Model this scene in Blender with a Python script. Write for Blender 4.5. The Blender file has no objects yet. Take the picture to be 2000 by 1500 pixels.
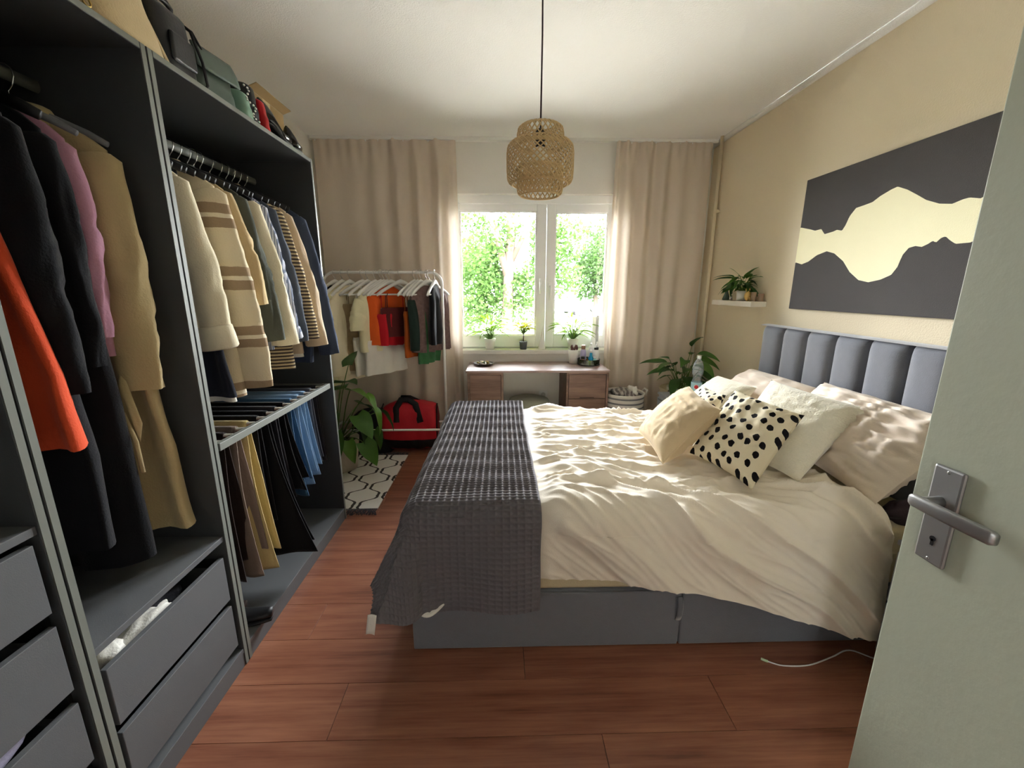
import bpy, math, random
from mathutils import Vector, Matrix, noise
PI = math.pi
S = bpy.context.scene
C = S.collection
random.seed(7)

# ---------------------------------------------------------------- camera
EYE = Vector((0, 0, 1.371)); FPX = 807.47
YAW, PITCH, ROLL = 0.02488, 0.22447, 0.00083
_f = Vector((math.sin(YAW)*math.cos(PITCH), math.cos(YAW)*math.cos(PITCH), -math.sin(PITCH)))
_r = Vector((math.cos(YAW), -math.sin(YAW), 0)); _u = _r.cross(_f)
_r, _u = _r*math.cos(ROLL)+_u*math.sin(ROLL), _u*math.cos(ROLL)-_r*math.sin(ROLL)
cd = bpy.data.cameras.new('camera'); cam = bpy.data.objects.new('camera', cd); C.objects.link(cam)
cd.sensor_fit = 'HORIZONTAL'; cd.sensor_width = 36; cd.lens = FPX/2000*36; cd.clip_start = .02; cd.clip_end = 400
cam.matrix_world = Matrix.Translation(EYE) @ Matrix((( _r.x, _u.x, -_f.x), (_r.y, _u.y, -_f.y), (_r.z, _u.z, -_f.z))).to_4x4()
S.camera = cam
def ray(x, y): return _r*((x-1000)/FPX) + _u*(-(y-750)/FPX) + _f
def onY(x, y, Y): d = ray(x, y); return EYE + d*(Y/d.y)
def onX(x, y, X): d = ray(x, y); return EYE + d*(X/d.x)
def onZ(x, y, z): d = ray(x, y); return EYE + d*((z-EYE.z)/d.z)

# ---------------------------------------------------------------- light
w = bpy.data.worlds.new('sky'); S.world = w; w.use_nodes = True
bg = w.node_tree.nodes['Background']; bg.inputs[0].default_value = (0.93, 0.97, 1.0, 1); bg.inputs[1].default_value = 6.0
pl = bpy.data.lights.new('window_portal', 'AREA'); pl.shape = 'RECTANGLE'; pl.size = 1.42; pl.size_y = 1.36; pl.cycles.is_portal = True
po = bpy.data.objects.new('window_portal', pl); C.objects.link(po); po.location = (.3, 4.02, 1.49); po.rotation_euler = (math.radians(-90), 0, 0)
p2 = bpy.data.lights.new('hall_fill_portal', 'AREA'); p2.shape = 'RECTANGLE'; p2.size = .5; p2.size_y = .45; p2.cycles.is_portal = True  # sampling portal for the added fill opening in the hall
po2 = bpy.data.objects.new('hall_fill_portal', p2); C.objects.link(po2); po2.location = (-1.32, -2.275, 1.6); po2.rotation_euler = (0, math.radians(-90), 0)
vs = S.view_settings; S.display_settings.display_device = 'sRGB'
vs.view_transform = 'Standard'; vs.look = 'None'; vs.gamma = 1; vs.use_curve_mapping = False
vs.exposure = 3.85
S.cycles.max_bounces = 12; S.cycles.diffuse_bounces = 8; S.cycles.transparent_max_bounces = 16
S.cycles.sample_clamp_indirect = 8; S.cycles.caustics_reflective = False; S.cycles.caustics_refractive = False

# ---------------------------------------------------------------- materials
def lin(h):
    if isinstance(h, str):
        h = h.lstrip('#'); c = [int(h[i:i+2], 16)/255 for i in (0, 2, 4)]
    else: c = h
    return tuple((v/12.92 if v <= .04045 else ((v+.055)/1.055)**2.4) for v in c) + (1,)
class N:
    """small node-tree helper"""
    def __init__(s, name):
        s.m = bpy.data.materials.new(name); s.m.use_nodes = True; s.t = s.m.node_tree; s.b = s.t.nodes['Principled BSDF']; s.out = s.t.nodes['Material Output']
    def n(s, typ, **k):
        x = s.t.nodes.new(typ)
        for a, v in k.items():
            if a.startswith('i_'):
                key = a[2:]; x.inputs[int(key) if key.isdigit() else key].default_value = v
            else: setattr(x, a, v)
        return x
    def l(s, a, b): s.t.links.new(a, b)
    def math(s, op, a, b=None):
        x = s.n('ShaderNodeMath', operation=op)
        for i, v in enumerate((a, b)):
            if v is None: continue
            if isinstance(v, (int, float)): x.inputs[i].default_value = v
            else: s.l(v, x.inputs[i])
        return x.outputs[0]
    def mix(s, fac, a, b):
        x = s.n('ShaderNodeMix', data_type='RGBA')
        for i, v in ((0, fac), (6, a), (7, b)):
            if isinstance(v, (int, float, tuple)): x.inputs[i].default_value = v
            else: s.l(v, x.inputs[i])
        return x.outputs[2]
    def coord(s, which='Object', scale=(1, 1, 1), rot=(0, 0, 0), loc=(0, 0, 0)):
        tc = s.n('ShaderNodeTexCoord'); mp = s.n('ShaderNodeMapping')
        s.l(tc.outputs[which], mp.inputs[0]); mp.inputs['Scale'].default_value = scale; mp.inputs['Rotation'].default_value = rot; mp.inputs['Location'].default_value = loc
        return mp.outputs[0]
    def noise(s, vec, scale, detail=4, rough=.55):
        x = s.n('ShaderNodeTexNoise'); x.inputs['Scale'].default_value = scale; x.inputs['Detail'].default_value = detail; x.inputs['Roughness'].default_value = rough
        s.l(vec, x.inputs['Vector']); return x.outputs['Fac']
    def bump(s, h, strength=.3, dist=.01):
        x = s.n('ShaderNodeBump'); x.inputs['Strength'].default_value = strength; x.inputs['Distance'].default_value = dist
        s.l(h, x.inputs['Height']); s.l(x.outputs[0], s.b.inputs['Normal'])
    def base(s, c):
        if isinstance(c, tuple): s.b.inputs['Base Color'].default_value = c
        else: s.l(c, s.b.inputs['Base Color'])
    def rough(s, r): s.b.inputs['Roughness'].default_value = r
    def spec(s, r): s.b.inputs['Specular IOR Level'].default_value = r
MATS = {}
def mat(name, col, rough=.6, spec=.3, var=.08, vs_=12., bump=0., bs=60., metal=0., sheen=0., coat=0., trans=0.):
    if name in MATS: return MATS[name]
    k = N(name); c = lin(col); co = k.coord()
    f = k.noise(co, vs_)
    k.base(k.mix(f, tuple(v*(1-var) for v in c[:3])+(1,), tuple(min(1, v*(1+var)) for v in c[:3])+(1,)))
    k.rough(rough); k.spec(spec); k.b.inputs['Metallic'].default_value = metal
    if sheen: k.b.inputs['Sheen Weight'].default_value = sheen; k.b.inputs['Sheen Roughness'].default_value = .4
    if coat: k.b.inputs['Coat Weight'].default_value = coat
    if bump: k.bump(k.noise(co, bs, 3), bump, .004)
    if trans:
        tr = k.n('ShaderNodeBsdfTranslucent'); tr.inputs[0].default_value = c
        mx = k.n('ShaderNodeMixShader'); mx.inputs[0].default_value = trans
        k.l(k.b.outputs[0], mx.inputs[1]); k.l(tr.outputs[0], mx.inputs[2]); k.l(mx.outputs[0], k.out.inputs[0])
    MATS[name] = k.m; return k.m
def cloth(name, col, **k): return mat(name, col, rough=.9, spec=.12, bump=k.pop('bump', .35), bs=k.pop('bs', 180), sheen=k.pop('sheen', .15), **k)
def stripes(name, c1, c2, scale, axis=2, duty=.5, c3=None, dist=0.):
    if name in MATS: return MATS[name]
    k = N(name); co = k.coord(); sx = k.n('ShaderNodeSeparateXYZ'); k.l(co, sx.inputs[0])
    v = sx.outputs[axis]
    if dist: v = k.math('ADD', v, k.math('MULTIPLY', k.noise(co, 14), dist))
    fr = k.math('FRACT', k.math('MULTIPLY', v, scale))
    m = k.math('LESS_THAN', fr, duty); col = k.mix(m, lin(c1), lin(c2))
    if c3:
        m2 = k.math('LESS_THAN', k.math('ABSOLUTE', k.math('SUBTRACT', fr, duty*.5)), duty*.09); col = k.mix(m2, col, lin(c3))
    k.base(col); k.rough(.95); k.spec(.1); k.bump(k.noise(co, 160, 3), .35, .004)
    MATS[name] = k.m; return k.m
def glassy(name, col=(1, 1, 1, 1), rough=.0, ior=1.45, alpha=None):
    if name in MATS: return MATS[name]
    k = N(name)
    g = k.n('ShaderNodeBsdfGlossy'); g.inputs['Roughness'].default_value = .02
    t = k.n('ShaderNodeBsdfTransparent'); t.inputs[0].default_value = col
    fr = k.n('ShaderNodeFresnel'); fr.inputs[0].default_value = ior
    mx = k.n('ShaderNodeMixShader'); k.l(fr.outputs[0], mx.inputs[0]); k.l(t.outputs[0], mx.inputs[1]); k.l(g.outputs[0], mx.inputs[2]); k.l(mx.outputs[0], k.out.inputs[0])
    MATS[name] = k.m; return k.m

M_WHITE = mat('white_paint', '#ecebe6', .75, .2, .02, 3, .25, 90)
M_CEIL = mat('ceiling_paint', '#f0efec', .9, .1, .015, 3, .5, 160)
M_BEIGE = mat('beige_paint', '#dccfb4', .85, .15, .02, 3, .4, 140)
M_BACK = mat('pale_wall_paint', '#ebe9e3', .85, .15, .02, 3, .3, 120)
M_PVC = mat('white_window_plastic', '#f0f1f0', .35, .4, .01, 3)
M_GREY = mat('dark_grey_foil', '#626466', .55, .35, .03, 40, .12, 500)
M_GREY_SHADED = mat('dark_grey_foil_shaded', '#424446', .55, .35, .03, 40, .12, 500)  # same wardrobe grey darkened: interior shade put into the panel colour
M_GREYED = mat('dark_grey_edge', '#797c75', .5, .35, .03, 40)
M_CHROME = mat('chrome', '#d8d8d8', .18, .5, .01, 5, metal=1)
M_STEEL = mat('brushed_steel', '#b4b4b0', .35, .5, .03, 60, metal=1)
M_BLACK = mat('black_plastic', '#141416', .45, .4, .05)
M_RACK = mat('white_powder_coat', '#e9e8e4', .45, .4, .01)
M_VELVET = mat('grey_velvet', '#74767d', .85, .2, .07, 30, .3, 300, sheen=.6)
M_LEAF = mat('leaf_green', '#4b782c', .4, .45, .25, 18, trans=.2)
M_LEAFD = mat('leaf_dark_green', '#376128', .4, .45, .25, 18, trans=.15)
M_LEAFL = mat('leaf_lime_green', '#6c8f28', .5, .4, .2, 18, trans=.4)
M_STEM = mat('stem_green', '#5c7a3a', .6, .3, .1)
M_SOIL = mat('soil', '#3a2a20', .95, .1, .3, 60, .8, 90)
M_CERAM = mat('white_ceramic', '#e8e6e0', .35, .45, .02)

def wood(name, c1, c2, rough=.4, sx=(.9, 9, 9), spec=.4, dark=.55):
    if name in MATS: return MATS[name]
    k = N(name); oi = k.n('ShaderNodeObjectInfo'); g = k.n('ShaderNodeNewGeometry')
    va = k.n('ShaderNodeVectorMath', operation='ADD'); cb = k.n('ShaderNodeCombineXYZ')
    r = k.math('MULTIPLY', oi.outputs['Random'], 37.0); k.l(r, cb.inputs[0]); k.l(r, cb.inputs[2]); k.l(g.outputs['Position'], va.inputs[0]); k.l(cb.outputs[0], va.inputs[1])
    mp = k.n('ShaderNodeMapping'); mp.inputs['Scale'].default_value = sx; k.l(va.outputs[0], mp.inputs[0])
    n1 = k.noise(mp.outputs[0], 2.2, 6, .6)
    mp2 = k.n('ShaderNodeMapping'); mp2.inputs['Scale'].default_value = tuple(v*(1 if i == 0 else 4) for i, v in enumerate(sx)); k.l(va.outputs[0], mp2.inputs[0])
    n2 = k.noise(mp2.outputs[0], 3.5, 5, .65)
    f = k.math('ADD', k.math('MULTIPLY', n1, .75), k.math('MULTIPLY', n2, .35))
    rp = k.n('ShaderNodeValToRGB'); k.l(f, rp.inputs[0]); a, b = lin(c1), lin(c2)
    e = rp.color_ramp.elements; e[0].position = .34; e[0].color = tuple(v*dark for v in a[:3])+(1,); e[1].position = .72; e[1].color = b
    m = rp.color_ramp.elements.new(.47); m.color = a
    k.base(rp.outputs[0]); k.rough(rough); k.spec(spec); k.bump(n2, .08, .002)
    MATS[name] = k.m; return k.m
M_FLOOR = wood('red_brown_laminate', '#875440', '#a87258', .33)
M_DESK = wood('grey_brown_oak', '#6e5348', '#8c6f61', .5, (1.2, 10, 10))
M_DESKT = wood('desk_top_oak', '#8d746c', '#a58c85', .35, (1.2, 10, 10))

# ---------------------------------------------------------------- geometry helpers
OFF = {}
class G:
    def __init__(s): s.v = []; s.f = []; s.uv = None
    def box(s, x0, x1, y0, y1, z0, z1):
        b = len(s.v); s.v += [(x, y, z) for x in (x0, x1) for y in (y0, y1) for z in (z0, z1)]
        s.f += [tuple(b+i for i in q) for q in ((0, 1, 3, 2), (4, 6, 7, 5), (0, 4, 5, 1), (2, 3, 7, 6), (0, 2, 6, 4), (1, 5, 7, 3))]; return s
    def grid(s, fn, nu, nv, cu=False, cv=False, uv=False):
        b = len(s.v); mu = nu if cu else nu+1; mv = nv if cv else nv+1
        if uv and s.uv is None: s.uv = {}
        for i in range(mu):
            for j in range(mv):
                if uv: s.uv[len(s.v)] = (i/nu, j/nv)
                s.v.append(tuple(fn(i/nu, j/nv)))
        for i in range(nu):
            for j in range(nv):
                a, c = i, (i+1) % mu; d, e = j, (j+1) % mv
                s.f.append((b+a*mv+d, b+c*mv+d, b+c*mv+e, b+a*mv+e))
        return s
    def tube(s, pts, r, n=8, cap=True, sq=(1, 1), up=None):
        pts = [Vector(p) for p in pts]; b = len(s.v); m = len(pts)
        rr = r if isinstance(r, (list, tuple)) else [r]*m
        prev = Vector(up) if up else None
        for i, p in enumerate(pts):
            t = (pts[min(i+1, m-1)]-pts[max(i-1, 0)]).normalized()
            if prev is None: prev = Vector((0, 0, 1)) if abs(t.z) < .9 else Vector((1, 0, 0))
            a = (prev - t*prev.dot(t))
            if a.length < 1e-4: a = t.orthogonal()
            a.normalize(); c = t.cross(a); prev = a
            for k in range(n):
                q = 2*PI*k/n; s.v.append(tuple(p + a*(math.cos(q)*rr[i]*sq[0]) + c*(math.sin(q)*rr[i]*sq[1])))
        for i in range(m-1):
            for k in range(n): s.f.append((b+i*n+k, b+i*n+(k+1) % n, b+(i+1)*n+(k+1) % n, b+(i+1)*n+k))
        if cap: s.f.append(tuple(b+k for k in range(n))[::-1]); s.f.append(tuple(b+(m-1)*n+k for k in range(n)))
        return s
    def lathe(s, prof, n=24, c=(0, 0, 0), cap=True, wob=None):
        b = len(s.v); m = len(prof)
        for r, z in prof:
            for k in range(n):
                q = 2*PI*k/n; x, y, zz = c[0]+r*math.cos(q), c[1]+r*math.sin(q), c[2]+z
                if wob: x, y, zz = wob(x, y, zz, q)
                s.v.append((x, y, zz))
        for i in range(m-1):
            for k in range(n): s.f.append((b+i*n+k, b+i*n+(k+1) % n, b+(i+1)*n+(k+1) % n, b+(i+1)*n+k))
        if cap:
            if prof[0][0] > 1e-5: s.f.append(tuple(b+k for k in range(n))[::-1])
            if prof[-1][0] > 1e-5: s.f.append(tuple(b+(m-1)*n+k for k in range(n)))
        return s
    def ball(s, c, r, nu=12, nv=8, fn=None):
        rx, ry, rz = r if isinstance(r, (tuple, list)) else (r, r, r)
        def q(u, v):
            a, e = u*2*PI, (v-.5)*PI; p = Vector((rx*math.cos(a)*math.cos(e), ry*math.sin(a)*math.cos(e), rz*math.sin(e)))
            if fn: p = fn(p)
            return p+Vector(c)
        return s.grid(q, nu, nv, cu=True)
    def build(s, name, m, parent=None, smooth=True, bevel=0., solid=0., kind=None, label=None, cat=None, group=None, loc=None, sub=0, local=False, edge=None):
        off = Vector((0, 0, 0)) if local else (OFF[parent.name] if parent else Vector(loc or (0, 0, 0)))
        me = bpy.data.meshes.new(name); me.from_pydata([(a-off.x, b_-off.y, c-off.z) for a, b_, c in s.v], [], s.f)
        if s.uv:
            ul = me.uv_layers.new(name='UVMap')
            for lp in me.loops: ul.data[lp.index].uv = s.uv.get(lp.vertex_index, (0, 0))
        me.materials.append(m)
        if smooth: me.polygons.foreach_set('use_smooth', [True]*len(me.polygons))
        me.update()
        o = bpy.data.objects.new(name, me); C.objects.link(o)
        if parent: o.parent = parent
        else: o.location = off if not local else (loc or (0, 0, 0))
        OFF[o.name] = Vector(off) if not local else Vector((0, 0, 0))
        if bevel:
            md = o.modifiers.new('bevel', 'BEVEL'); md.width = bevel; md.segments = 2; md.limit_method = 'ANGLE'; md.angle_limit = math.radians(40)
            if smooth: me.polygons.foreach_set('use_smooth', [True]*len(me.polygons)); md.harden_normals = True
        if solid: md = o.modifiers.new('thick', 'SOLIDIFY'); md.thickness = solid; md.offset = 0
        if sub: md = o.modifiers.new('sub', 'SUBSURF'); md.levels = sub; md.render_levels = sub
        tag(o, label, cat, group, kind); return o
def tag(o, label=None, cat=None, group=None, kind=None):
    for k, v in (('label', label), ('category', cat), ('group', group), ('kind', kind)):
        if v: o[k] = v
    return o
def thing(name, label, cat, loc=(0, 0, 0), group=None, rz=0, kind=None):
    o = bpy.data.objects.new(name, None); C.objects.link(o); o.location = loc; o.rotation_euler = (0, 0, rz); o.empty_display_size = .05
    OFF[o.name] = Vector(loc); return tag(o, label, cat, group, kind)
def bx(name, m, parent, x0, x1, y0, y1, z0, z1, bevel=.0015, **k): return G().box(x0, x1, y0, y1, z0, z1).build(name, m, parent, smooth=False, bevel=bevel, **k)
def copy_tree(o, parent=None):
    c = o.copy(); C.objects.link(c); c.parent = parent; OFF[c.name] = OFF.get(o.name, Vector())
    for ch in list(o.children): copy_tree(ch, c)
    return c
def nz(x, y, z=0.): return noise.noise(Vector((x, y, z)))
def smooth(a, b, x): t = max(0., min(1., (x-a)/(b-a))); return t*t*(3-2*t)
def struct(name, m, *b, **k):
    g = G()
    for q in b: g.box(*q)
    return g.build(name, m, None, smooth=False, kind='structure', **k)

# ---------------------------------------------------------------- the room
XL, XR, YN, YB, ZC = -1.535, 1.80, -.20, 3.80, 2.565
WX0, WX1, WZ0, WZ1 = -.42, 1.02, .82, 2.17      # window opening
WT = .20
struct('ceiling', M_CEIL, (XL-.12, XR+.12, YN-.13, YB+.45, ZC, ZC+.15))
struct('wall_left', M_BACK, (XL-.12, XL, YN-.13, YB+.45, 0, ZC))
struct('wall_right', M_BEIGE, (XR, XR+.12, YN-.13, YB+.45, 0, ZC))
struct('wall_back', M_BACK, (XL, WX0, YB, YB+.45, 0, ZC), (WX1, XR, YB, YB+.45, 0, ZC), (WX0, WX1, YB, YB+.45, 0, WZ0), (WX0, WX1, YB, YB+.45, WZ1, ZC))
DX0, DX1 = -.08, .845
struct('wall_front', M_BACK, (XL, DX0, YN-.13, YN, 0, ZC), (DX1, XR, YN-.13, YN, 0, ZC), (DX0, DX1, YN-.13, YN, 2.03, ZC))
tr = G().tube([(XR-.006, YN, ZC-.012), (XR-.006, YB, ZC-.012)], .022, 8).build('trim_1', M_CEIL, None, kind='structure')
struct('baseboard_right', M_WHITE, (XR-.015, XR, YN, YB, .012, .07))
struct('baseboard_back', M_WHITE, (XL, XR-.016, YB-.015, YB, .012, .07))
# hall behind the doorway
H_FILL = (-2.5, -2.05, 1.35, 1.85)   # unseen opening added in the hall's side wall for soft fill light
struct('wall_hall', M_BACK, (-1.3, -1.2, -3.0, H_FILL[0], 0, ZC), (-1.3, -1.2, H_FILL[1], -.33, 0, ZC), (-1.3, -1.2, H_FILL[0], H_FILL[1], 0, H_FILL[2]), (-1.3, -1.2, H_FILL[0], H_FILL[1], H_FILL[3], ZC), (1.5, 1.6, -3.0, -.33, 0, ZC), (-1.3, 1.6, -3.1, -3.0, 0, ZC))
struct('ceiling_hall', M_CEIL, (-1.3, 1.6, -3.1, -.33, ZC, ZC+.1))
struct('floor_hall', M_FLOOR, (-1.3, 1.6, -3.1, -.33, -.06, .012))
# floor of laminate planks
fl = bx('floor', mat('dark_joint', '#2a1a12', .8), None, XL-.12, XR+.12, -.33, YB+.45, -.06, .004, 0, kind='structure')
PW, PL = .192, 1.285
pm = G().box(0, PL-.0016, 0, PW-.0014, 0, .008).build('plank', M_FLOOR, fl, smooth=False, bevel=.0007, local=True)
first = True
for r_ in range(22):
    y = -.33 + r_*PW
    off = [0, .43, .86, .2, .63][r_ % 5]
    for c_ in range(4):
        x = XL - PL*.9 + off + c_*PL
        if x > XR or x+PL < XL: continue
        if y > YB: continue
        o = pm.copy(); C.objects.link(o); o.location = (x, y, .004)
        if x < XL or x+PL > XR:   # cut plank
            a, b = max(x, XL), min(x+PL-.0016, XR)
            g = G().box(0, b-a, 0, PW-.0014, 0, .008); md = bpy.data.meshes.new('plank'); md.from_pydata(g.v, [], g.f); md.materials.append(M_FLOOR)
            o.data = md; o.location = (a, y, .004)

bpy.data.objects.remove(pm)
# ---------------------------------------------------------------- window
win = thing('window_1', 'white two-sash window with tilt handles above the desk', None, (.3, 3.93, WZ0), kind='structure')
FY0, FY1 = 3.93, 4.00
fr = G()
fr.box(WX0, WX0+.05, FY0, FY1, WZ0, 2.11).box(WX1-.05, WX1, FY0, FY1, WZ0, 2.11).box(WX0+.05, WX1-.05, FY0, FY1, WZ0, WZ0+.035).box(WX0+.05, WX1-.05, FY0, FY1, 2.085, 2.17)
fr.build('frame', M_PVC, win, smooth=False, bevel=.003)
def sash(x0, x1, gx0, gx1, z0, z1, gz0, gz1, y0, y1, hx, hz):
    g = G().box(x0, gx0, y0, y1, z0, z1).box(gx1, x1, y0, y1, z0, z1).box(gx0, gx1, y0, y1, z0, gz0).box(gx0, gx1, y0, y1, gz1, z1)
    s = g.build('sash', M_PVC, win, smooth=False, bevel=.004)
    b = G(); e = .012
    b.box(gx0, gx0+e, y0+.012, y0+.02, gz0, gz1).box(gx1-e, gx1, y0+.012, y0+.02, gz0, gz1).box(gx0+e, gx1-e, y0+.012, y0+.02, gz0, gz0+e).box(gx0+e, gx1-e, y0+.012, y0+.02, gz1-e, gz1)
    b.build('glazing_bead', M_PVC, s, smooth=False)
    G().box(gx0-.01, gx1+.01, y0+.03, y0+.034, gz0-.01, gz1+.01).build('pane', glassy('window_glass'), s, smooth=False)
    h = G().box(hx-.014, hx+.014, y0-.012, y0, hz-.035, hz+.035); h.build('handle_plate', M_PVC, s, smooth=False, bevel=.003)
    G().tube([(hx, y0-.01, hz), (hx, y0-.04, hz)], .008).tube([(hx, y0-.042, hz+.008), (hx, y0-.045, hz-.06), (hx, y0-.042, hz-.125)], [.010, .011, .009], sq=(.7, 1.1)).build('handle', M_PVC, s)
sash(-.405, .405, -.368, .318, WZ0+.02, 2.115, .95, 2.05, 3.905, 3.97, .352, 1.46)
sash(.409, 1.005, .485, .955, WZ0+.02, 2.115, .95, 2.04, 3.905, 3.97, .445, 1.40)
bx('window_sill', M_WHITE, win, WX0, WX1, 3.775, 3.93, WZ0-.03, WZ0+.008, .004)
bx('shutter_cover', M_PVC, win, WX0, WX1, 3.86, 3.93, 2.105, 2.17, .004)

# ---------------------------------------------------------------- door
M_DOOR = mat('door_lacquer', '#a4a895', .5, .35, .015, 4, .15, 60)
M_ALU = mat('satin_aluminium', '#a3a3a3', .42, .5, .03, 50, metal=.9)
dr = thing('door_1', 'pale green-white open door with aluminium lever handle', None, (.82, -.17, 0), kind='structure')
leaf = G().box(.80, .815, -.165, .72, .015, 2.0).box(.815, .842, -.165, .705, .015, 1.985).build('leaf', M_DOOR, dr, smooth=False, bevel=.0025)
pg = G().box(.791, .7995, .634, .686, .876, 1.063); hp = pg.build('handle_plate', M_ALU, dr, smooth=False, bevel=.004)
lv = G().tube([(.799, .662, .997), (.770, .662, .997), (.757, .662, .997)], [.011, .010, .010], 12)
lv.build('lever_neck', M_ALU, hp)
def lever(u, v):
    y = .676 - u*.128; a = v*2*PI; hh = .0115+.001*u; tt = .0065
    x = .750 + .010*u*u - .004*math.sin(u*PI); z = .998 - .003*u + .002*math.sin(u*PI)
    cx, cz = math.cos(a), math.sin(a)
    k = 1 if .02 < u < .98 else .75
    return (x+tt*k*math.copysign(abs(cx)**.6, cx), y, z+hh*k*math.copysign(abs(cz)**.6, cz))
gl = G().grid(lever, 24, 16, cv=True); gl.f.append(tuple(range(16))); gl.f.append(tuple(24*16+k for k in range(16))[::-1]); gl.build('lever', M_ALU, hp)
G().lathe([(.0001, 0), (.0052, 0), (.0052, .0012), (.0001, .0012)], 12).box(-.0024, .0024, -.013, 0, 0, .0012).build('keyhole', M_BLACK, hp, smooth=False, local=True).matrix_local = Matrix(((0, 0, -1, .7912-.82), (1, 0, 0, .659+.17), (0, 1, 0, .925), (0, 0, 0, 1)))
for zz in (.884, 1.055): G().ball((.7912, .66, zz), (.0012, .0032, .0032), 8, 6).build('screw', M_STEEL, hp)
# door frame
df = G().box(DX0, DX0+.03, YN-.14, YN+.01, 0.013, 2.03).box(DX1-.003, DX1+.03, YN-.14, YN+.01, 0.013, 2.03).box(DX0, DX1, YN-.14, YN+.01, 2.005, 2.03)
df.build('trim_2', M_DOOR, None, smooth=False, kind='structure', bevel=.002)

# ---------------------------------------------------------------- ceiling curtain rail, curtains, pipe
rl = thing('curtain_rail', 'white ceiling-mounted curtain track running above the window', 'curtain rail', (.13, 3.69, 2.54))
bx('track', M_RACK, rl, -1.52, 1.79, 3.675, 3.705, 2.542, 2.565, .002)
for xx in (-1.523, 1.788): bx('end_cap', M_PVC, rl, xx-.006, xx+.006, 3.67, 3.71, 2.538, 2.565, .002)
M_CURT = cloth('sand_curtain_linen', '#e2d5c6', bs=260, trans=.22, var=.03)
def curtain(label, x0, x1, zbot, seed, nf, amp, gather, drift):
    rnd = random.Random(seed); ph = [rnd.uniform(0, 6.28) for _ in range(8)]
    def fn(u, v):
        s = u + .012*math.sin(7*u+ph[0]) + .02*math.sin(2.1*v+5*u+ph[1])*v
        x = x0+(x1-x0)*u + drift(u, v)
        top = smooth(.0, .10, v)
        fold = math.sin(2*PI*nf*s+ph[2]+.5*math.sin(3*s+ph[3])) * (.55+.45*math.sin(5*u+ph[4]))
        y = 3.690 + amp*fold*(.35+.65*top)*(1-.25*v) + .012*nz(u*9, v*5, seed)
        y += .008*math.sin(2*PI*nf*2.3*u+ph[5])*(1-top)
        if gather: y += -.05*gather(u)*math.sin(u*60)*(.4+.6*v)
        z = 2.552 - v*(2.552-zbot) - .012*(1-top)*(.5+.5*math.sin(2*PI*nf*1.7*u+ph[6]))
        return (x, y, z)
    t = thing('curtain', label, 'curtain', ((x0+x1)/2, 3.69, zbot), 'curtains at the window')
    G().grid(fn, 220, 60).build('fabric', M_CURT, t)
    hk = G()
    for i in range(int((x1-x0)/.1)+1):
        x = x0+.02+i*.1
        if x < x1-.01: hk.tube([(x, 3.69, 2.53), (x, 3.69, 2.545)], .004, 6)
    hk.build('glider_row', M_PVC, t, kind='stuff')
    G().grid(lambda u, v: (lambda p: (p[0], p[1]-.004, p[2]))(fn(u, v*.022)), 220, 1).build('header_tape', M_CURT, t)
    return t
curtain('wide sand curtain hanging behind the clothes rack', -1.505, -.365, .03, 3, 6, .040, lambda u: smooth(.82, 1, u), lambda u, v: .02*v*u)
curtain('sand curtain hanging beside the striped laundry basket', .945, 1.735, .03, 9, 5, .038, lambda u: 1-smooth(0, .14, u), lambda u, v: .03*v*(1-u)*0-.02*math.sin(v*2.5)*(1-u))
pp = thing('heating_pipe', 'beige painted heating pipe rising in the corner by the curtain', 'pipe', (1.768, 3.6, .012))
G().tube([(1.768, 3.585, .012), (1.768, 3.60, 1.2), (1.768, 3.61, ZC)], .014, 12).build('pipe', M_BEIGE, pp)
for z_ in (.5, 2.0): G().lathe([(.014, -.012), (.02, -.012), (.02, .012), (.014, .012)], 12, (1.768, 3.595, z_)).box(1.775, XR-.0005, 3.588, 3.602, z_-.008, z_+.008).build('pipe_clip', M_BEIGE, pp, smooth=False)

# ---------------------------------------------------------------- wardrobes
FX, BXK = -.954, -1.530       # front and back of the frames
ZT = 2.01
T_ = .018
def frame(name, label, y0, y1):
    t = thing('wardrobe', label, 'wardrobe', ((FX+BXK)/2, (y0+y1)/2, .012), 'open dark grey wardrobe units along the wall')
    for a in (y0+.001, y1-T_-.001): bx('edge_band', M_GREYED, bx('side_panel', M_GREY_SHADED, t, BXK, FX, a, a+T_, .012, ZT), FX+.0002, FX+.0012, a+.0015, a+T_-.0015, .014, ZT-.002, 0)
    bx('top_panel', M_GREY_SHADED, t, BXK, FX, y0+T_+.001, y1-T_-.001, ZT-T_, ZT)
    bx('edge_band', M_GREYED, t, FX+.0002, FX+.0012, y0+T_+.003, y1-T_-.003, ZT-T_+.0015, ZT-.0015, 0)
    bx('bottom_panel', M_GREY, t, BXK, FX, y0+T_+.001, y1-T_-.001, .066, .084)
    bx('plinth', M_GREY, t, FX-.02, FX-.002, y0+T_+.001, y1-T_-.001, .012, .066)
    bx('back_panel', M_GREY_SHADED, t, BXK, BXK+.006, y0+T_+.001, y1-T_-.001, .084, ZT-T_, 0)
    return t
def rail(t, y0, y1, z):
    G().tube([(-1.244, y0+T_, z), (-1.244, y1-T_, z)], .0125, 12, sq=(1.3, .8)).build('clothes_rail', M_GREYED, t)
def drawer(t, y0, y1, z0, z1):
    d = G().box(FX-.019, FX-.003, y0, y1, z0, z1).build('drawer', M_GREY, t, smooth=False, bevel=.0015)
    g = G().box(BXK+.03, FX-.02, y0+.012, y0+.026, z0+.01, z1-.03).box(BXK+.03, FX-.02, y1-.026, y1-.012, z0+.01, z1-.03).box(BXK+.03, BXK+.044, y0+.026, y1-.026, z0+.01, z1-.03).box(BXK+.03, FX-.02, y0+.026, y1-.026, z0+.01, z0+.02)
    g.build('drawer_box', M_GREY, d, smooth=False)
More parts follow.
